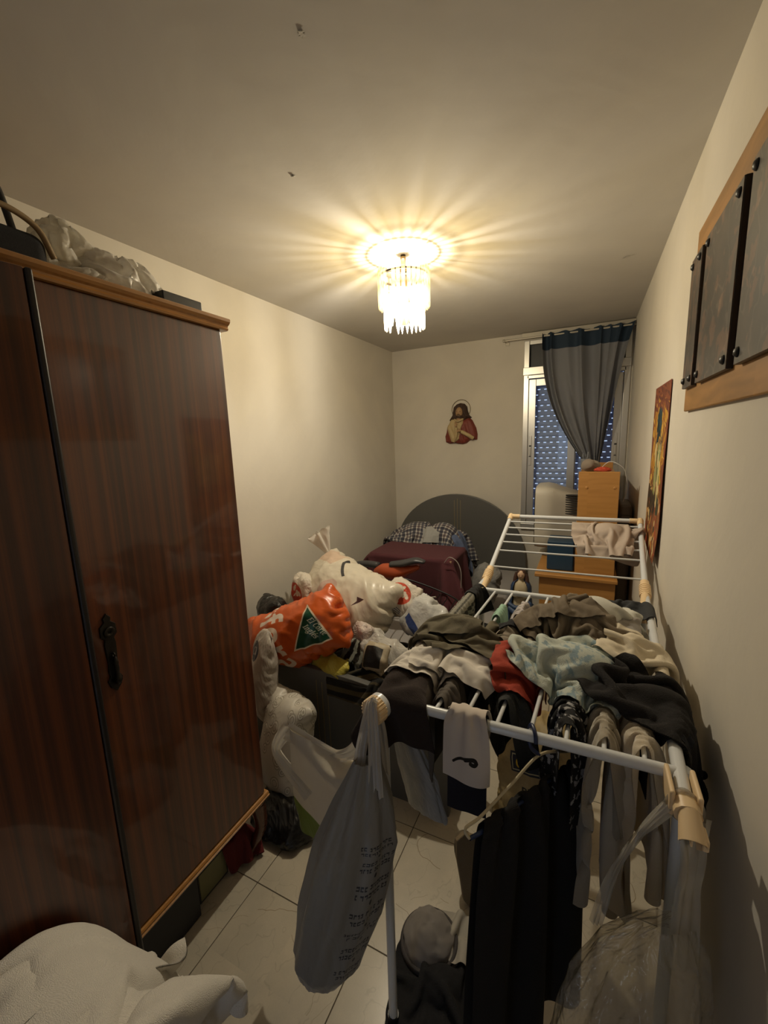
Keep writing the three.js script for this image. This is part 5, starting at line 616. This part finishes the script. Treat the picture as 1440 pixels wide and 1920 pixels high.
{ const T = thing('wire_basket', 'black wire basket with a bright rod on the bed', 'basket', [-0.9, 0.6, -2.25]); const wm = std([0.014, 0.014, 0.015], 0.35, { metalness: 0.5 }), list = [];
  for (let k = 0; k < 9; k++) part('wire', tube([[-1.10 + k * 0.05, 0.74 - k * 0.012, -2.36], [-1.08 + k * 0.05, 0.73 - k * 0.012, -2.16], [-1.07 + k * 0.05, 0.60 - k * 0.012, -2.14]], 0.003, 6), wm, T);
  part('rim', tube([[-1.12, 0.745, -2.36], [-0.69, 0.645, -2.36], [-0.66, 0.635, -2.16], [-1.09, 0.735, -2.15]], 0.0055, 8, 60, true), wm, T); part('rod', rod([-0.86, 0.715, -2.13], [-0.74, 0.75, -2.11], 0.005), std([0.6, 0.6, 0.58], 0.25, { metalness: 0.8 }), T, 'bright metal rod'); }
single('clothes_hanger', tube([[-0.80, 0.845, -2.455], [-0.765, 0.885, -2.45], [-0.72, 0.865, -2.45], [-0.69, 0.81, -2.44], [-0.685, 0.70, -2.43]], 0.0028, 6, 40), std([0.3, 0.26, 0.24], 0.4), 'thin wire hanger hooked over the maroon cover', 'hanger');
// ---------------------------------------------------------------- on the floor beside the wardrobe
const flC = [above(0), boxC(-1.72, 0.24, WZ1, WF, 2.03, WZ0), boxC(BX0, 0, BZ1 - 0.03, BX1, 0.52, BZ1 + 0.005), rightOf(XL + 0.003)];
single('rubbish_bag', bag({ at: [-1.11, 0.10, -1.22], e1: [1, 0, 0.1], e2: [0, 0.3, -1], w: 0.36, h: 0.34, press: 0.7, colliders: flC, seed: 21, g: 0.6, steps: 60, squeeze: 0.8 }), film([0.006, 0.006, 0.007], 0, 0.34), 'black bag on the floor by the wardrobe foot', 'bag');
{ const rings = canvasTex(512, 512, (c, w, h) => { c.fillStyle = '#d9d3c6'; c.fillRect(0, 0, w, h); const R = mulberry(6); for (let i = 0; i < 60; i++) { const x = R() * w, y = R() * h, r = 14 + R() * 16; for (let k = 0; k < 3; k++) { c.strokeStyle = k % 2 ? '#e6e1d5' : '#aaa496'; c.lineWidth = 4; c.beginPath(); c.arc(x, y, r - k * 6, 0, 7); c.stroke(); } } }); rings.repeat.set(2, 1);
  single('bedding_bag', bag({ at: [-1.19, 0.31, -1.31], e1: [0.93, -0.02, 0.3], e2: [-0.05, 0.95, -0.25], w: 0.36, h: 0.52, rr: 0.5, crease: 0.003, press: 0.5, colliders: flC, seed: 22, g: 0.25, steps: 60, squeeze: 0.86 }), std([0.9, 0.9, 0.9], 0.42, { map: rings, transmission: 0.06, thickness: 0, bumpMap: rep(crinkleT, 1.2, 0.6), bumpScale: 0.003 }), 'pale bedding bag printed with rings between wardrobe and footboard', 'bag'); }
{ const t = canvasTex(1024, 512, (c, w, h) => { const R = mulberry(15); c.fillStyle = '#a89468'; c.fillRect(0, 0, w, h); for (let i = 0; i < 300; i++) { c.fillStyle = `rgba(${R() > 0.5 ? '205,190,150' : '110,90,55'},0.10)`; c.beginPath(); c.ellipse(R() * w, R() * h, 60 * R(), 24 * R(), R() * 3, 0, 7); c.fill(); }
    c.fillStyle = '#141a30'; c.fillRect(150, 140, 170, 66); c.strokeStyle = '#b9b08a'; c.lineWidth = 4; c.strokeRect(159, 148, 152, 50); c.fillStyle = '#d9b21c'; c.font = 'bold 46px sans-serif'; c.fillText('CA', 172, 190); c.fillStyle = '#17140f'; c.font = 'bold 46px sans-serif'; c.fillText('BIE', 196, 280); c.fillText('AL', 230, 336); });
  single('paper_sack', bag({ at: [-0.15, 0.28, -1.66], e1: [0.98, 0, -0.12], e2: [0, 1, -0.12], w: 0.44, h: 0.60, rr: 0.5, press: 0.55, colliders: [above(0), leftOf(XR - 0.01), rightOf(BX1 + 0.03)], seed: 23, g: 0.4, steps: 60, squeeze: 0.88 }), std([0.85, 0.85, 0.85], 0.6, { map: t, bumpMap: rep(crinkleT, 1.2, 0.6), bumpScale: 0.004 }), 'tan paper sack with blue and yellow label under the rack', 'sack'); }
{ const T = thing('cap', 'pale cap lying on the floor beside the black trousers', 'cap', [-0.40, 0, -1.03]); const m = fabric([0.36, 0.33, 0.31]), g = new THREE.SphereGeometry(1, 36, 18, 0, Math.PI * 2, 0, Math.PI / 2), p = g.attributes.position; for (let i = 0; i < p.count; i++) { const x = p.getX(i), y = p.getY(i), z = p.getZ(i), k = 1 + 0.10 * fbm(x * 2, y * 2, z * 2, 3); p.setXYZ(i, -0.40 + x * 0.085 * k, 0.002 + y * 0.085 * k * (1 - 0.15 * x), -1.03 + z * 0.09 * k); } g.computeVertexNormals(); part('crown', g, m, T);
  part('band', new THREE.TorusGeometry(0.086, 0.008, 8, 40).rotateX(Math.PI / 2).scale(1, 1.6, 1.05).translate(-0.40, 0.012, -1.03), fabric([0.10, 0.09, 0.09]), T); part('peak', (() => { const s = new THREE.Shape(); s.moveTo(-0.07, 0); s.quadraticCurveTo(0, 0.02, 0.07, 0); s.quadraticCurveTo(0.06, -0.07, 0, -0.075); s.quadraticCurveTo(-0.06, -0.07, -0.07, 0); const e = new THREE.ExtrudeGeometry(s, { depth: 0.004, bevelEnabled: true, bevelSize: 0.001, bevelThickness: 0.001, bevelSegments: 1, curveSegments: 14 }); e.rotateX(-Math.PI / 2 + 0.12); e.rotateY(0.9); e.translate(-0.345, 0.012, -1.0); return e; })(), m, T); }
single('dark_cloth', heap({ at: [-0.335, 0.03, -0.93], size: [0.32, 0.26], foot: [0.18, 0.15], seed: 81, colliders: [above(0.001), ell([-0.33, 0, -0.94], [0.06, 0.04, 0.05])], steps: 60, turn: 0.3 }), fabric([0.008, 0.008, 0.010]), 'black cloth on the floor in front of the cap', 'cloth');
single('white_cloth', heap({ at: [-0.30, 0.03, -1.07], size: [0.24, 0.16], foot: [0.13, 0.10], seed: 82, colliders: [above(0.001)], steps: 60 }), fabric([0.42, 0.39, 0.34]), 'small whitish cloth on the floor behind the cap', 'cloth');
{ const T = thing('slipper', 'tan slipper tipped on its side on the floor', 'slipper', [-0.325, 0, -1.24]); const s = new THREE.Shape(); [[0, 0.115], [0.032, 0.10], [0.042, 0.05], [0.034, -0.02], [0.033, -0.08], [0.02, -0.115], [-0.015, -0.117], [-0.032, -0.09], [-0.033, -0.02], [-0.036, 0.05], [-0.028, 0.10]].forEach((p, i) => i ? s.lineTo(...p) : s.moveTo(...p)); const e = new THREE.ExtrudeGeometry(s, { depth: 0.014, bevelEnabled: true, bevelSize: 0.004, bevelThickness: 0.004, bevelSegments: 3 }); const M = new THREE.Matrix4().makeRotationFromEuler(new THREE.Euler(-0.35, 0.55, 0.25)).setPosition(-0.325, 0.112, -1.235); e.applyMatrix4(M); part('sole', e, std([0.20, 0.15, 0.09], 0.8, { bumpMap: rep(noiseT, 20, 20), bumpScale: 0.001 }), T);
  const u = new THREE.SphereGeometry(1, 24, 12, 0, Math.PI * 2, 0, Math.PI / 2).rotateX(-Math.PI / 2).scale(0.042, 0.065, 0.05).translate(0.002, 0.05, -0.004).applyMatrix4(M); part('upper', u, fabric([0.14, 0.11, 0.07]), T); }
// under the wardrobe
single('shoe_box', box(-1.55, 0.001, -0.775, -1.155, 0.19, -0.36, 0.004), std([0.02, 0.021, 0.024], 0.6), 'dark box pushed under the wardrobe', 'box');
{ const T = thing('shoe_box', 'box with pale printed label under the wardrobe', 'box', [-1.35, 0, -0.86]); part('carton', box(-1.5, 0.001, -0.925, -1.185, 0.135, -0.795, 0.003), std([0.05, 0.05, 0.045], 0.7), T);
  part('label', box(-1.186, 0.012, -0.918, -1.1835, 0.118, -0.80, 0), std([0.9, 0.9, 0.9], 0.6, { map: canvasTex(128, 128, (c, w, h) => { c.fillStyle = '#85835e'; c.fillRect(0, 0, w, h); c.fillStyle = '#5d5c40'; for (let i = 0; i < 5; i++) c.fillRect(14, 20 + i * 20, 40 + (i * 37) % 50, 6); c.strokeStyle = '#6d6b4c'; c.lineWidth = 4; c.strokeRect(70, 24, 40, 70); }) }), T); }
single('red_cloth', heap({ at: [-1.185, 0.10, -0.99], size: [0.2, 0.26], foot: [0.08, 0.11], seed: 83, colliders: [above(0.001), ell([-1.19, 0.05, -0.99], [0.035, 0.10, 0.045]), boxC(-1.5, 0, -0.93, -1.18, 0.13, -0.79)], steps: 60 }), fabric([0.10, 0.008, 0.008]), 'dark red cloth spilling out from under the wardrobe', 'cloth');
// on top of the wardrobe
{ const tc = [above(2.037), rightOf(XL + 0.003)]; const m = film([0.86, 0.83, 0.75], 0.62, 0.3, { clearcoat: 0.25 });
  single('plastic_bag', bag({ at: [-1.25, 2.10, -0.70], e1: [0.2, 0.1, -1], e2: [0, 1, 0.1], w: 0.26, h: 0.3, press: 0.1, cell: 0.010, colliders: tc, seed: 31, g: 0.15, steps: 50, squeeze: 0.55 }), m, 'crumpled clear bag on the wardrobe, with peaked top', 'bag');
  single('plastic_bag', bag({ at: [-1.24, 2.09, -0.835], e1: [0.15, -0.15, -1], e2: [0, 1, 0.1], w: 0.32, h: 0.26, press: 0.1, cell: 0.010, colliders: tc, seed: 32, g: 0.15, steps: 50, squeeze: 0.55 }), film([0.88, 0.85, 0.79], 0.58, 0.3, { clearcoat: 0.25 }), 'crumpled whitish bag lying along the wardrobe top', 'bag');
  { const T = thing('handbag', 'black handbag with tan strap on the wardrobe top', 'handbag', [-1.25, 2.037, -0.57]); part('body', box(-1.34, 2.037, -0.635, -1.18, 2.135, -0.44, 0.03, 5), fabric([0.012, 0.012, 0.014]), T); part('strap', tube([[-1.19, 2.12, -0.46], [-1.17, 2.16, -0.52], [-1.18, 2.145, -0.61], [-1.19, 2.09, -0.645]], 0.007, 8), std([0.25, 0.17, 0.08], 0.6), T); part('handle', tube([[-1.25, 2.13, -0.50], [-1.25, 2.25, -0.51], [-1.25, 2.27, -0.55], [-1.25, 2.24, -0.575], [-1.25, 2.13, -0.60]], 0.008, 8), std([0.02, 0.018, 0.016], 0.5), T); }
  single('flat_case', box(-1.36, 2.037, -1.04, -1.145, 2.086, -0.90, 0.004), blackPlastic, 'black flat case near the far end of the wardrobe top', 'case');
}
// ---------------------------------------------------------------- white throw heaped on a stool in the foreground
{ single('stool', merge([box(-1.04, 0.50, -0.36, -0.68, 0.53, 0.02, 0.01), ...[[-1.01, -0.33], [-0.71, -0.33], [-1.01, -0.01], [-0.71, -0.01]].map(([x, z]) => rod([x, 0, z], [x, 0.5, z], 0.016))]), mouldWood, 'wooden stool under the white throw in front of the wardrobe', 'stool');
  single('white_throw', heap({ at: [-0.85, 0.66, -0.22], size: [1.05, 0.95], foot: [0.50, 0.46], seed: 91, cell: 0.017, lift: 0.03, rough: 1, colliders: [above(0), boxC(-1.04, 0, -0.36, -0.68, 0.53, 0.02), ell([-0.86, 0.53, -0.20], [0.17, 0.09, 0.16]), leftOf(-0.665), rightOf(WF + 0.06)], steps: 100, thick: 0.005, bend: 0.25 }), fleece([0.78, 0.74, 0.67]), 'thick white throw heaped in front of the wardrobe', 'throw'); }
// ---------------------------------------------------------------- bags hanging from the rack
function hangBag(path, NV, NU, seed, pleat) { // path: [t, x, y, z, half width, half depth, turn]; a soft loft with upright pleats
  const pos = [], idx = [], uv = []; const at = t => { let k = 0; while (k < path.length - 2 && path[k + 1][0] < t) k++; const f = sstep(0, 1, clamp((t - path[k][0]) / (path[k + 1][0] - path[k][0]), 0, 1)) * 0.5 + 0.5 * clamp((t - path[k][0]) / (path[k + 1][0] - path[k][0]), 0, 1); return path[k].map((v, i) => lerp(v, path[k + 1][i], f)); };
  for (let j = 0; j <= NV; j++) { const t = j / NV, [, x, y, z, a, b, w] = at(t); for (let i = 0; i <= NU; i++) { const u = i / NU * Math.PI * 2, k = 1 + pleat * (1 - 0.75 * t) * Math.sin(u * 9 + seed + 1.2 * Math.sin(t * 4)) + pleat * 0.8 * fbm(Math.cos(u) * 1.6 + seed, Math.sin(u) * 1.6, t * 2.2, 3), X = a * k * Math.cos(u), Z = b * k * Math.sin(u); pos.push(x + X * Math.cos(w) + Z * Math.sin(w), y + 0.012 * fbm(Math.cos(u) * 2, Math.sin(u) * 2, t * 3 + seed, 2) * t, z - X * Math.sin(w) + Z * Math.cos(w)); uv.push(1 - i / NU, 1 - t); } }
  for (let j = 0; j < NV; j++) for (let i = 0; i < NU; i++) { const a = j * (NU + 1) + i; idx.push(a, a + NU + 1, a + 1, a + 1, a + NU + 1, a + NU + 2); }
  const g = new THREE.BufferGeometry(); g.setAttribute('position', new THREE.Float32BufferAttribute(pos, 3)); g.setAttribute('uv', new THREE.Float32BufferAttribute(uv, 2)); g.setIndex(idx); g.computeVertexNormals(); return g; }
const strap = (pts, w, seed) => { const c = new THREE.CatmullRomCurve3(pts.map(p => V(...p))), pos = [], idx = [], N = 40, M = 8; for (let i = 0; i <= N; i++) { const t = i / N, P = c.getPoint(t), D = c.getTangent(t), A = D.clone().cross(V(0.3, 0.1, 0.9)).normalize(), B = A.clone().cross(D); for (let j = 0; j <= M; j++) { const s = j / M - 0.5, b = 0.006 * Math.sin(s * 18 + seed + t * 5); pos.push(P.x + A.x * s * w * (0.6 + 0.8 * Math.abs(t - 0.5)) + B.x * b, P.y + A.y * s * w * (0.6 + 0.8 * Math.abs(t - 0.5)) + B.y * b, P.z + A.z * s * w * (0.6 + 0.8 * Math.abs(t - 0.5)) + B.z * b); } } for (let i = 0; i < N; i++) for (let j = 0; j < M; j++) { const a = i * (M + 1) + j; idx.push(a, a + 1, a + M + 1, a + 1, a + M + 2, a + M + 1); } const g = new THREE.BufferGeometry(); g.setAttribute('position', new THREE.Float32BufferAttribute(pos, 3)); g.setIndex(idx); g.computeVertexNormals(); return g; };
{ const tx = canvasTex(1024, 1024, (c, w, h) => { c.fillStyle = '#aaa9a6'; c.fillRect(0, 0, w, h); c.fillStyle = '#2c2c38'; const R = mulberry(19); for (let k = 0; k < 7; k++) { const y = 300 + k * 78; for (let r = 0; r < 2; r++) { let x = 859 - 78 + R() * 20; const end = 859 + 60 + R() * 30; while (x < end) { const d = 6 + R() * 7; c.fillRect(x, y + r * 24, d, 5); c.fillRect(x + (R() > 0.5 ? 0 : d - 3), y + r * 24, 3, 14); if (R() > 0.4) c.fillRect(x, y + r * 24 + 10, d, 4); x += d + (R() > 0.8 ? 12 : 4); } } c.beginPath(); c.arc(859, y + 54, 7, 0, 7); c.fill(); } });
  const T = thing('carrier_bag', 'full grey-white carrier bag hanging from the ribbed knob', 'bag', [-0.5, 0.36, -0.65]); const m = std([0.86, 0.84, 0.80], 0.72, { map: tx, transmission: 0.42, clearcoat: 0.5, clearcoatRoughness: 0.25, thickness: 0, bumpMap: rep(crinkleT, 2, 1), bumpScale: 0.003 }), m2 = film([0.82, 0.79, 0.74], 0.5, 0.4);
  part('film', hangBag([[0, -0.437, 0.89, -0.745, 0.030, 0.016, 0.5], [0.16, -0.443, 0.80, -0.73, 0.066, 0.035, 0.5], [0.34, -0.452, 0.71, -0.71, 0.094, 0.055, 0.5], [0.60, -0.478, 0.56, -0.67, 0.098, 0.072, 0.5], [0.82, -0.503, 0.44, -0.64, 0.082, 0.068, 0.5], [0.93, -0.513, 0.395, -0.63, 0.058, 0.048, 0.5], [1, -0.516, 0.375, -0.628, 0.004, 0.004, 0.5]], 70, 120, 3, 0.085), m, T);
  part('contents', hangBag([[0, -0.473, 0.58, -0.672, 0.004, 0.004, 0.5], [0.12, -0.475, 0.57, -0.672, 0.055, 0.036, 0.5], [0.55, -0.495, 0.47, -0.65, 0.078, 0.056, 0.5], [0.88, -0.511, 0.405, -0.632, 0.055, 0.042, 0.5], [1, -0.514, 0.388, -0.629, 0.004, 0.004, 0.5]], 24, 40, 5, 0.04), fabric([0.06, 0.05, 0.04]), T);
  part('strap', strap([[-0.462, 0.83, -0.735], [-0.452, 0.93, -0.755], [-0.436, 1.024, -0.785], [-0.428, 0.95, -0.79], [-0.43, 0.84, -0.78]], 0.032, 1), m2, T); part('strap', strap([[-0.405, 0.82, -0.725], [-0.415, 0.93, -0.745], [-0.43, 1.026, -0.775], [-0.42, 0.95, -0.785], [-0.41, 0.84, -0.775]], 0.034, 3), m2, T); }
{ const T = thing('carrier_bag', 'open white bag with green band hanging left of the knob', 'bag', [-0.62, 0.55, -0.9]); const tx = canvasTex(512, 512, (c, w, h) => { c.fillStyle = '#e2dccf'; c.fillRect(0, 0, w, h); c.fillStyle = '#7d9320'; c.beginPath(); c.moveTo(0, 330); c.quadraticCurveTo(140, 250, 260, 300); c.quadraticCurveTo(400, 350, 512, 280); c.lineTo(512, 350); c.quadraticCurveTo(380, 420, 260, 370); c.quadraticCurveTo(130, 320, 0, 400); c.fill(); c.fillStyle = '#262a4a'; c.beginPath(); c.moveTo(150, 400); c.quadraticCurveTo(220, 380, 300, 400); c.lineTo(300, 440); c.lineTo(150, 450); c.fill(); c.font = 'bold 44px sans-serif'; c.fillText('UT', 380, 470); }); const m = std([0.98, 0.96, 0.92], 0.72, { map: tx, transmission: 0.4, clearcoat: 0.5, clearcoatRoughness: 0.25, thickness: 0, bumpMap: rep(crinkleT, 2, 1), bumpScale: 0.004, side: THREE.DoubleSide });
  part('film', cloth({ w: 0.34, h: 0.34, cell: 0.011, steps: 70, self: true, keep: false, colliders: [boxC(BX0, 0, BZ1 - 0.03, BX1, 0.52, BZ1 + 0.005)], bend: 0.1, init: (u, v) => [-0.80 + u * 0.34 + 0.01 * Math.sin(v * 9), 0.70 - v * 0.22 + 0.06 * Math.pow(2 * u - 1, 2) * (1 - v) + 0.01 * Math.sin(u * 20), -0.90 + 0.03 * Math.sin(u * 8 + v * 3) + 0.05 * v], pinIf: (u, v) => v < 0.02 && (u < 0.04 || u > 0.93 || Math.abs(u - 0.55) < 0.02), g: 1 }), m, T);
  part('strap', strap([[-0.80, 0.755, -0.90], [-0.845, 0.70, -0.90], [-0.86, 0.66, -0.90], [-0.80, 0.60, -0.895], [-0.73, 0.555, -0.885]], 0.05, 2), m, T); part('strap', strap([[-0.81, 0.75, -0.90], [-0.72, 0.715, -0.91], [-0.64, 0.70, -0.915], [-0.56, 0.76, -0.90], [-0.47, 0.93, -0.85]], 0.06, 5), m, T); }
{ const T = thing('carrier_bag', 'thin grey see-through bag hanging behind the knob bag', 'bag', [-0.38, 0.6, -0.93]); const m = film([0.50, 0.51, 0.52], 0.45, 0.42);
  part('film', hangBag([[0, -0.425, 0.97, -0.865, 0.012, 0.008, -0.2], [0.2, -0.415, 0.88, -0.90, 0.035, 0.018, -0.2], [0.6, -0.385, 0.73, -0.93, 0.06, 0.024, -0.2], [0.95, -0.365, 0.60, -0.945, 0.062, 0.018, -0.2], [1, -0.363, 0.588, -0.945, 0.058, 0.003, -0.2]], 40, 80, 8, 0.10), m, T); }
{ const T = thing('carrier_bag', 'large crinkled clear plastic bag hanging from the right joint', 'bag', [0.1, 0.2, -0.68]); const m = std([0.86, 0.83, 0.75], 0.14, { transmission: 0.78, thickness: 0, bumpMap: rep(crinkleT, 2, 1.4), bumpScale: 0.010, side: THREE.DoubleSide }), m2 = std([0.84, 0.81, 0.74], 0.25, { transmission: 0.7, thickness: 0, bumpMap: rep(crinkleT, 6, 6), bumpScale: 0.004, side: THREE.DoubleSide });
  part('film', hangBag([[0, 0.155, 0.78, -0.74, 0.045, 0.02, 0.3], [0.15, 0.14, 0.72, -0.735, 0.085, 0.04, 0.3], [0.35, 0.12, 0.60, -0.73, 0.115, 0.07, 0.3], [0.65, 0.105, 0.42, -0.72, 0.13, 0.085, 0.3], [0.88, 0.10, 0.26, -0.715, 0.12, 0.08, 0.3], [0.97, 0.10, 0.20, -0.715, 0.08, 0.05, 0.3], [1, 0.10, 0.19, -0.715, 0.005, 0.005, 0.3]], 80, 130, 11, 0.10), m, T);
  part('strap', strap([[0.15, 0.99, -0.765], [0.11, 0.92, -0.76], [0.075, 0.83, -0.75], [0.05, 0.72, -0.735]], 0.022, 4), m2, T); part('strap', strap([[0.185, 0.985, -0.755], [0.19, 0.92, -0.75], [0.185, 0.83, -0.745], [0.18, 0.70, -0.735]], 0.055, 6), m2, T);
  part('tie', tube([[0.15, 0.985, -0.775], [0.17, 1.018, -0.775], [0.195, 1.0, -0.772], [0.195, 0.975, -0.775], [0.17, 0.968, -0.77]], 0.006, 8, 40, true), m2, T); }
renderer.render(scene, camera);
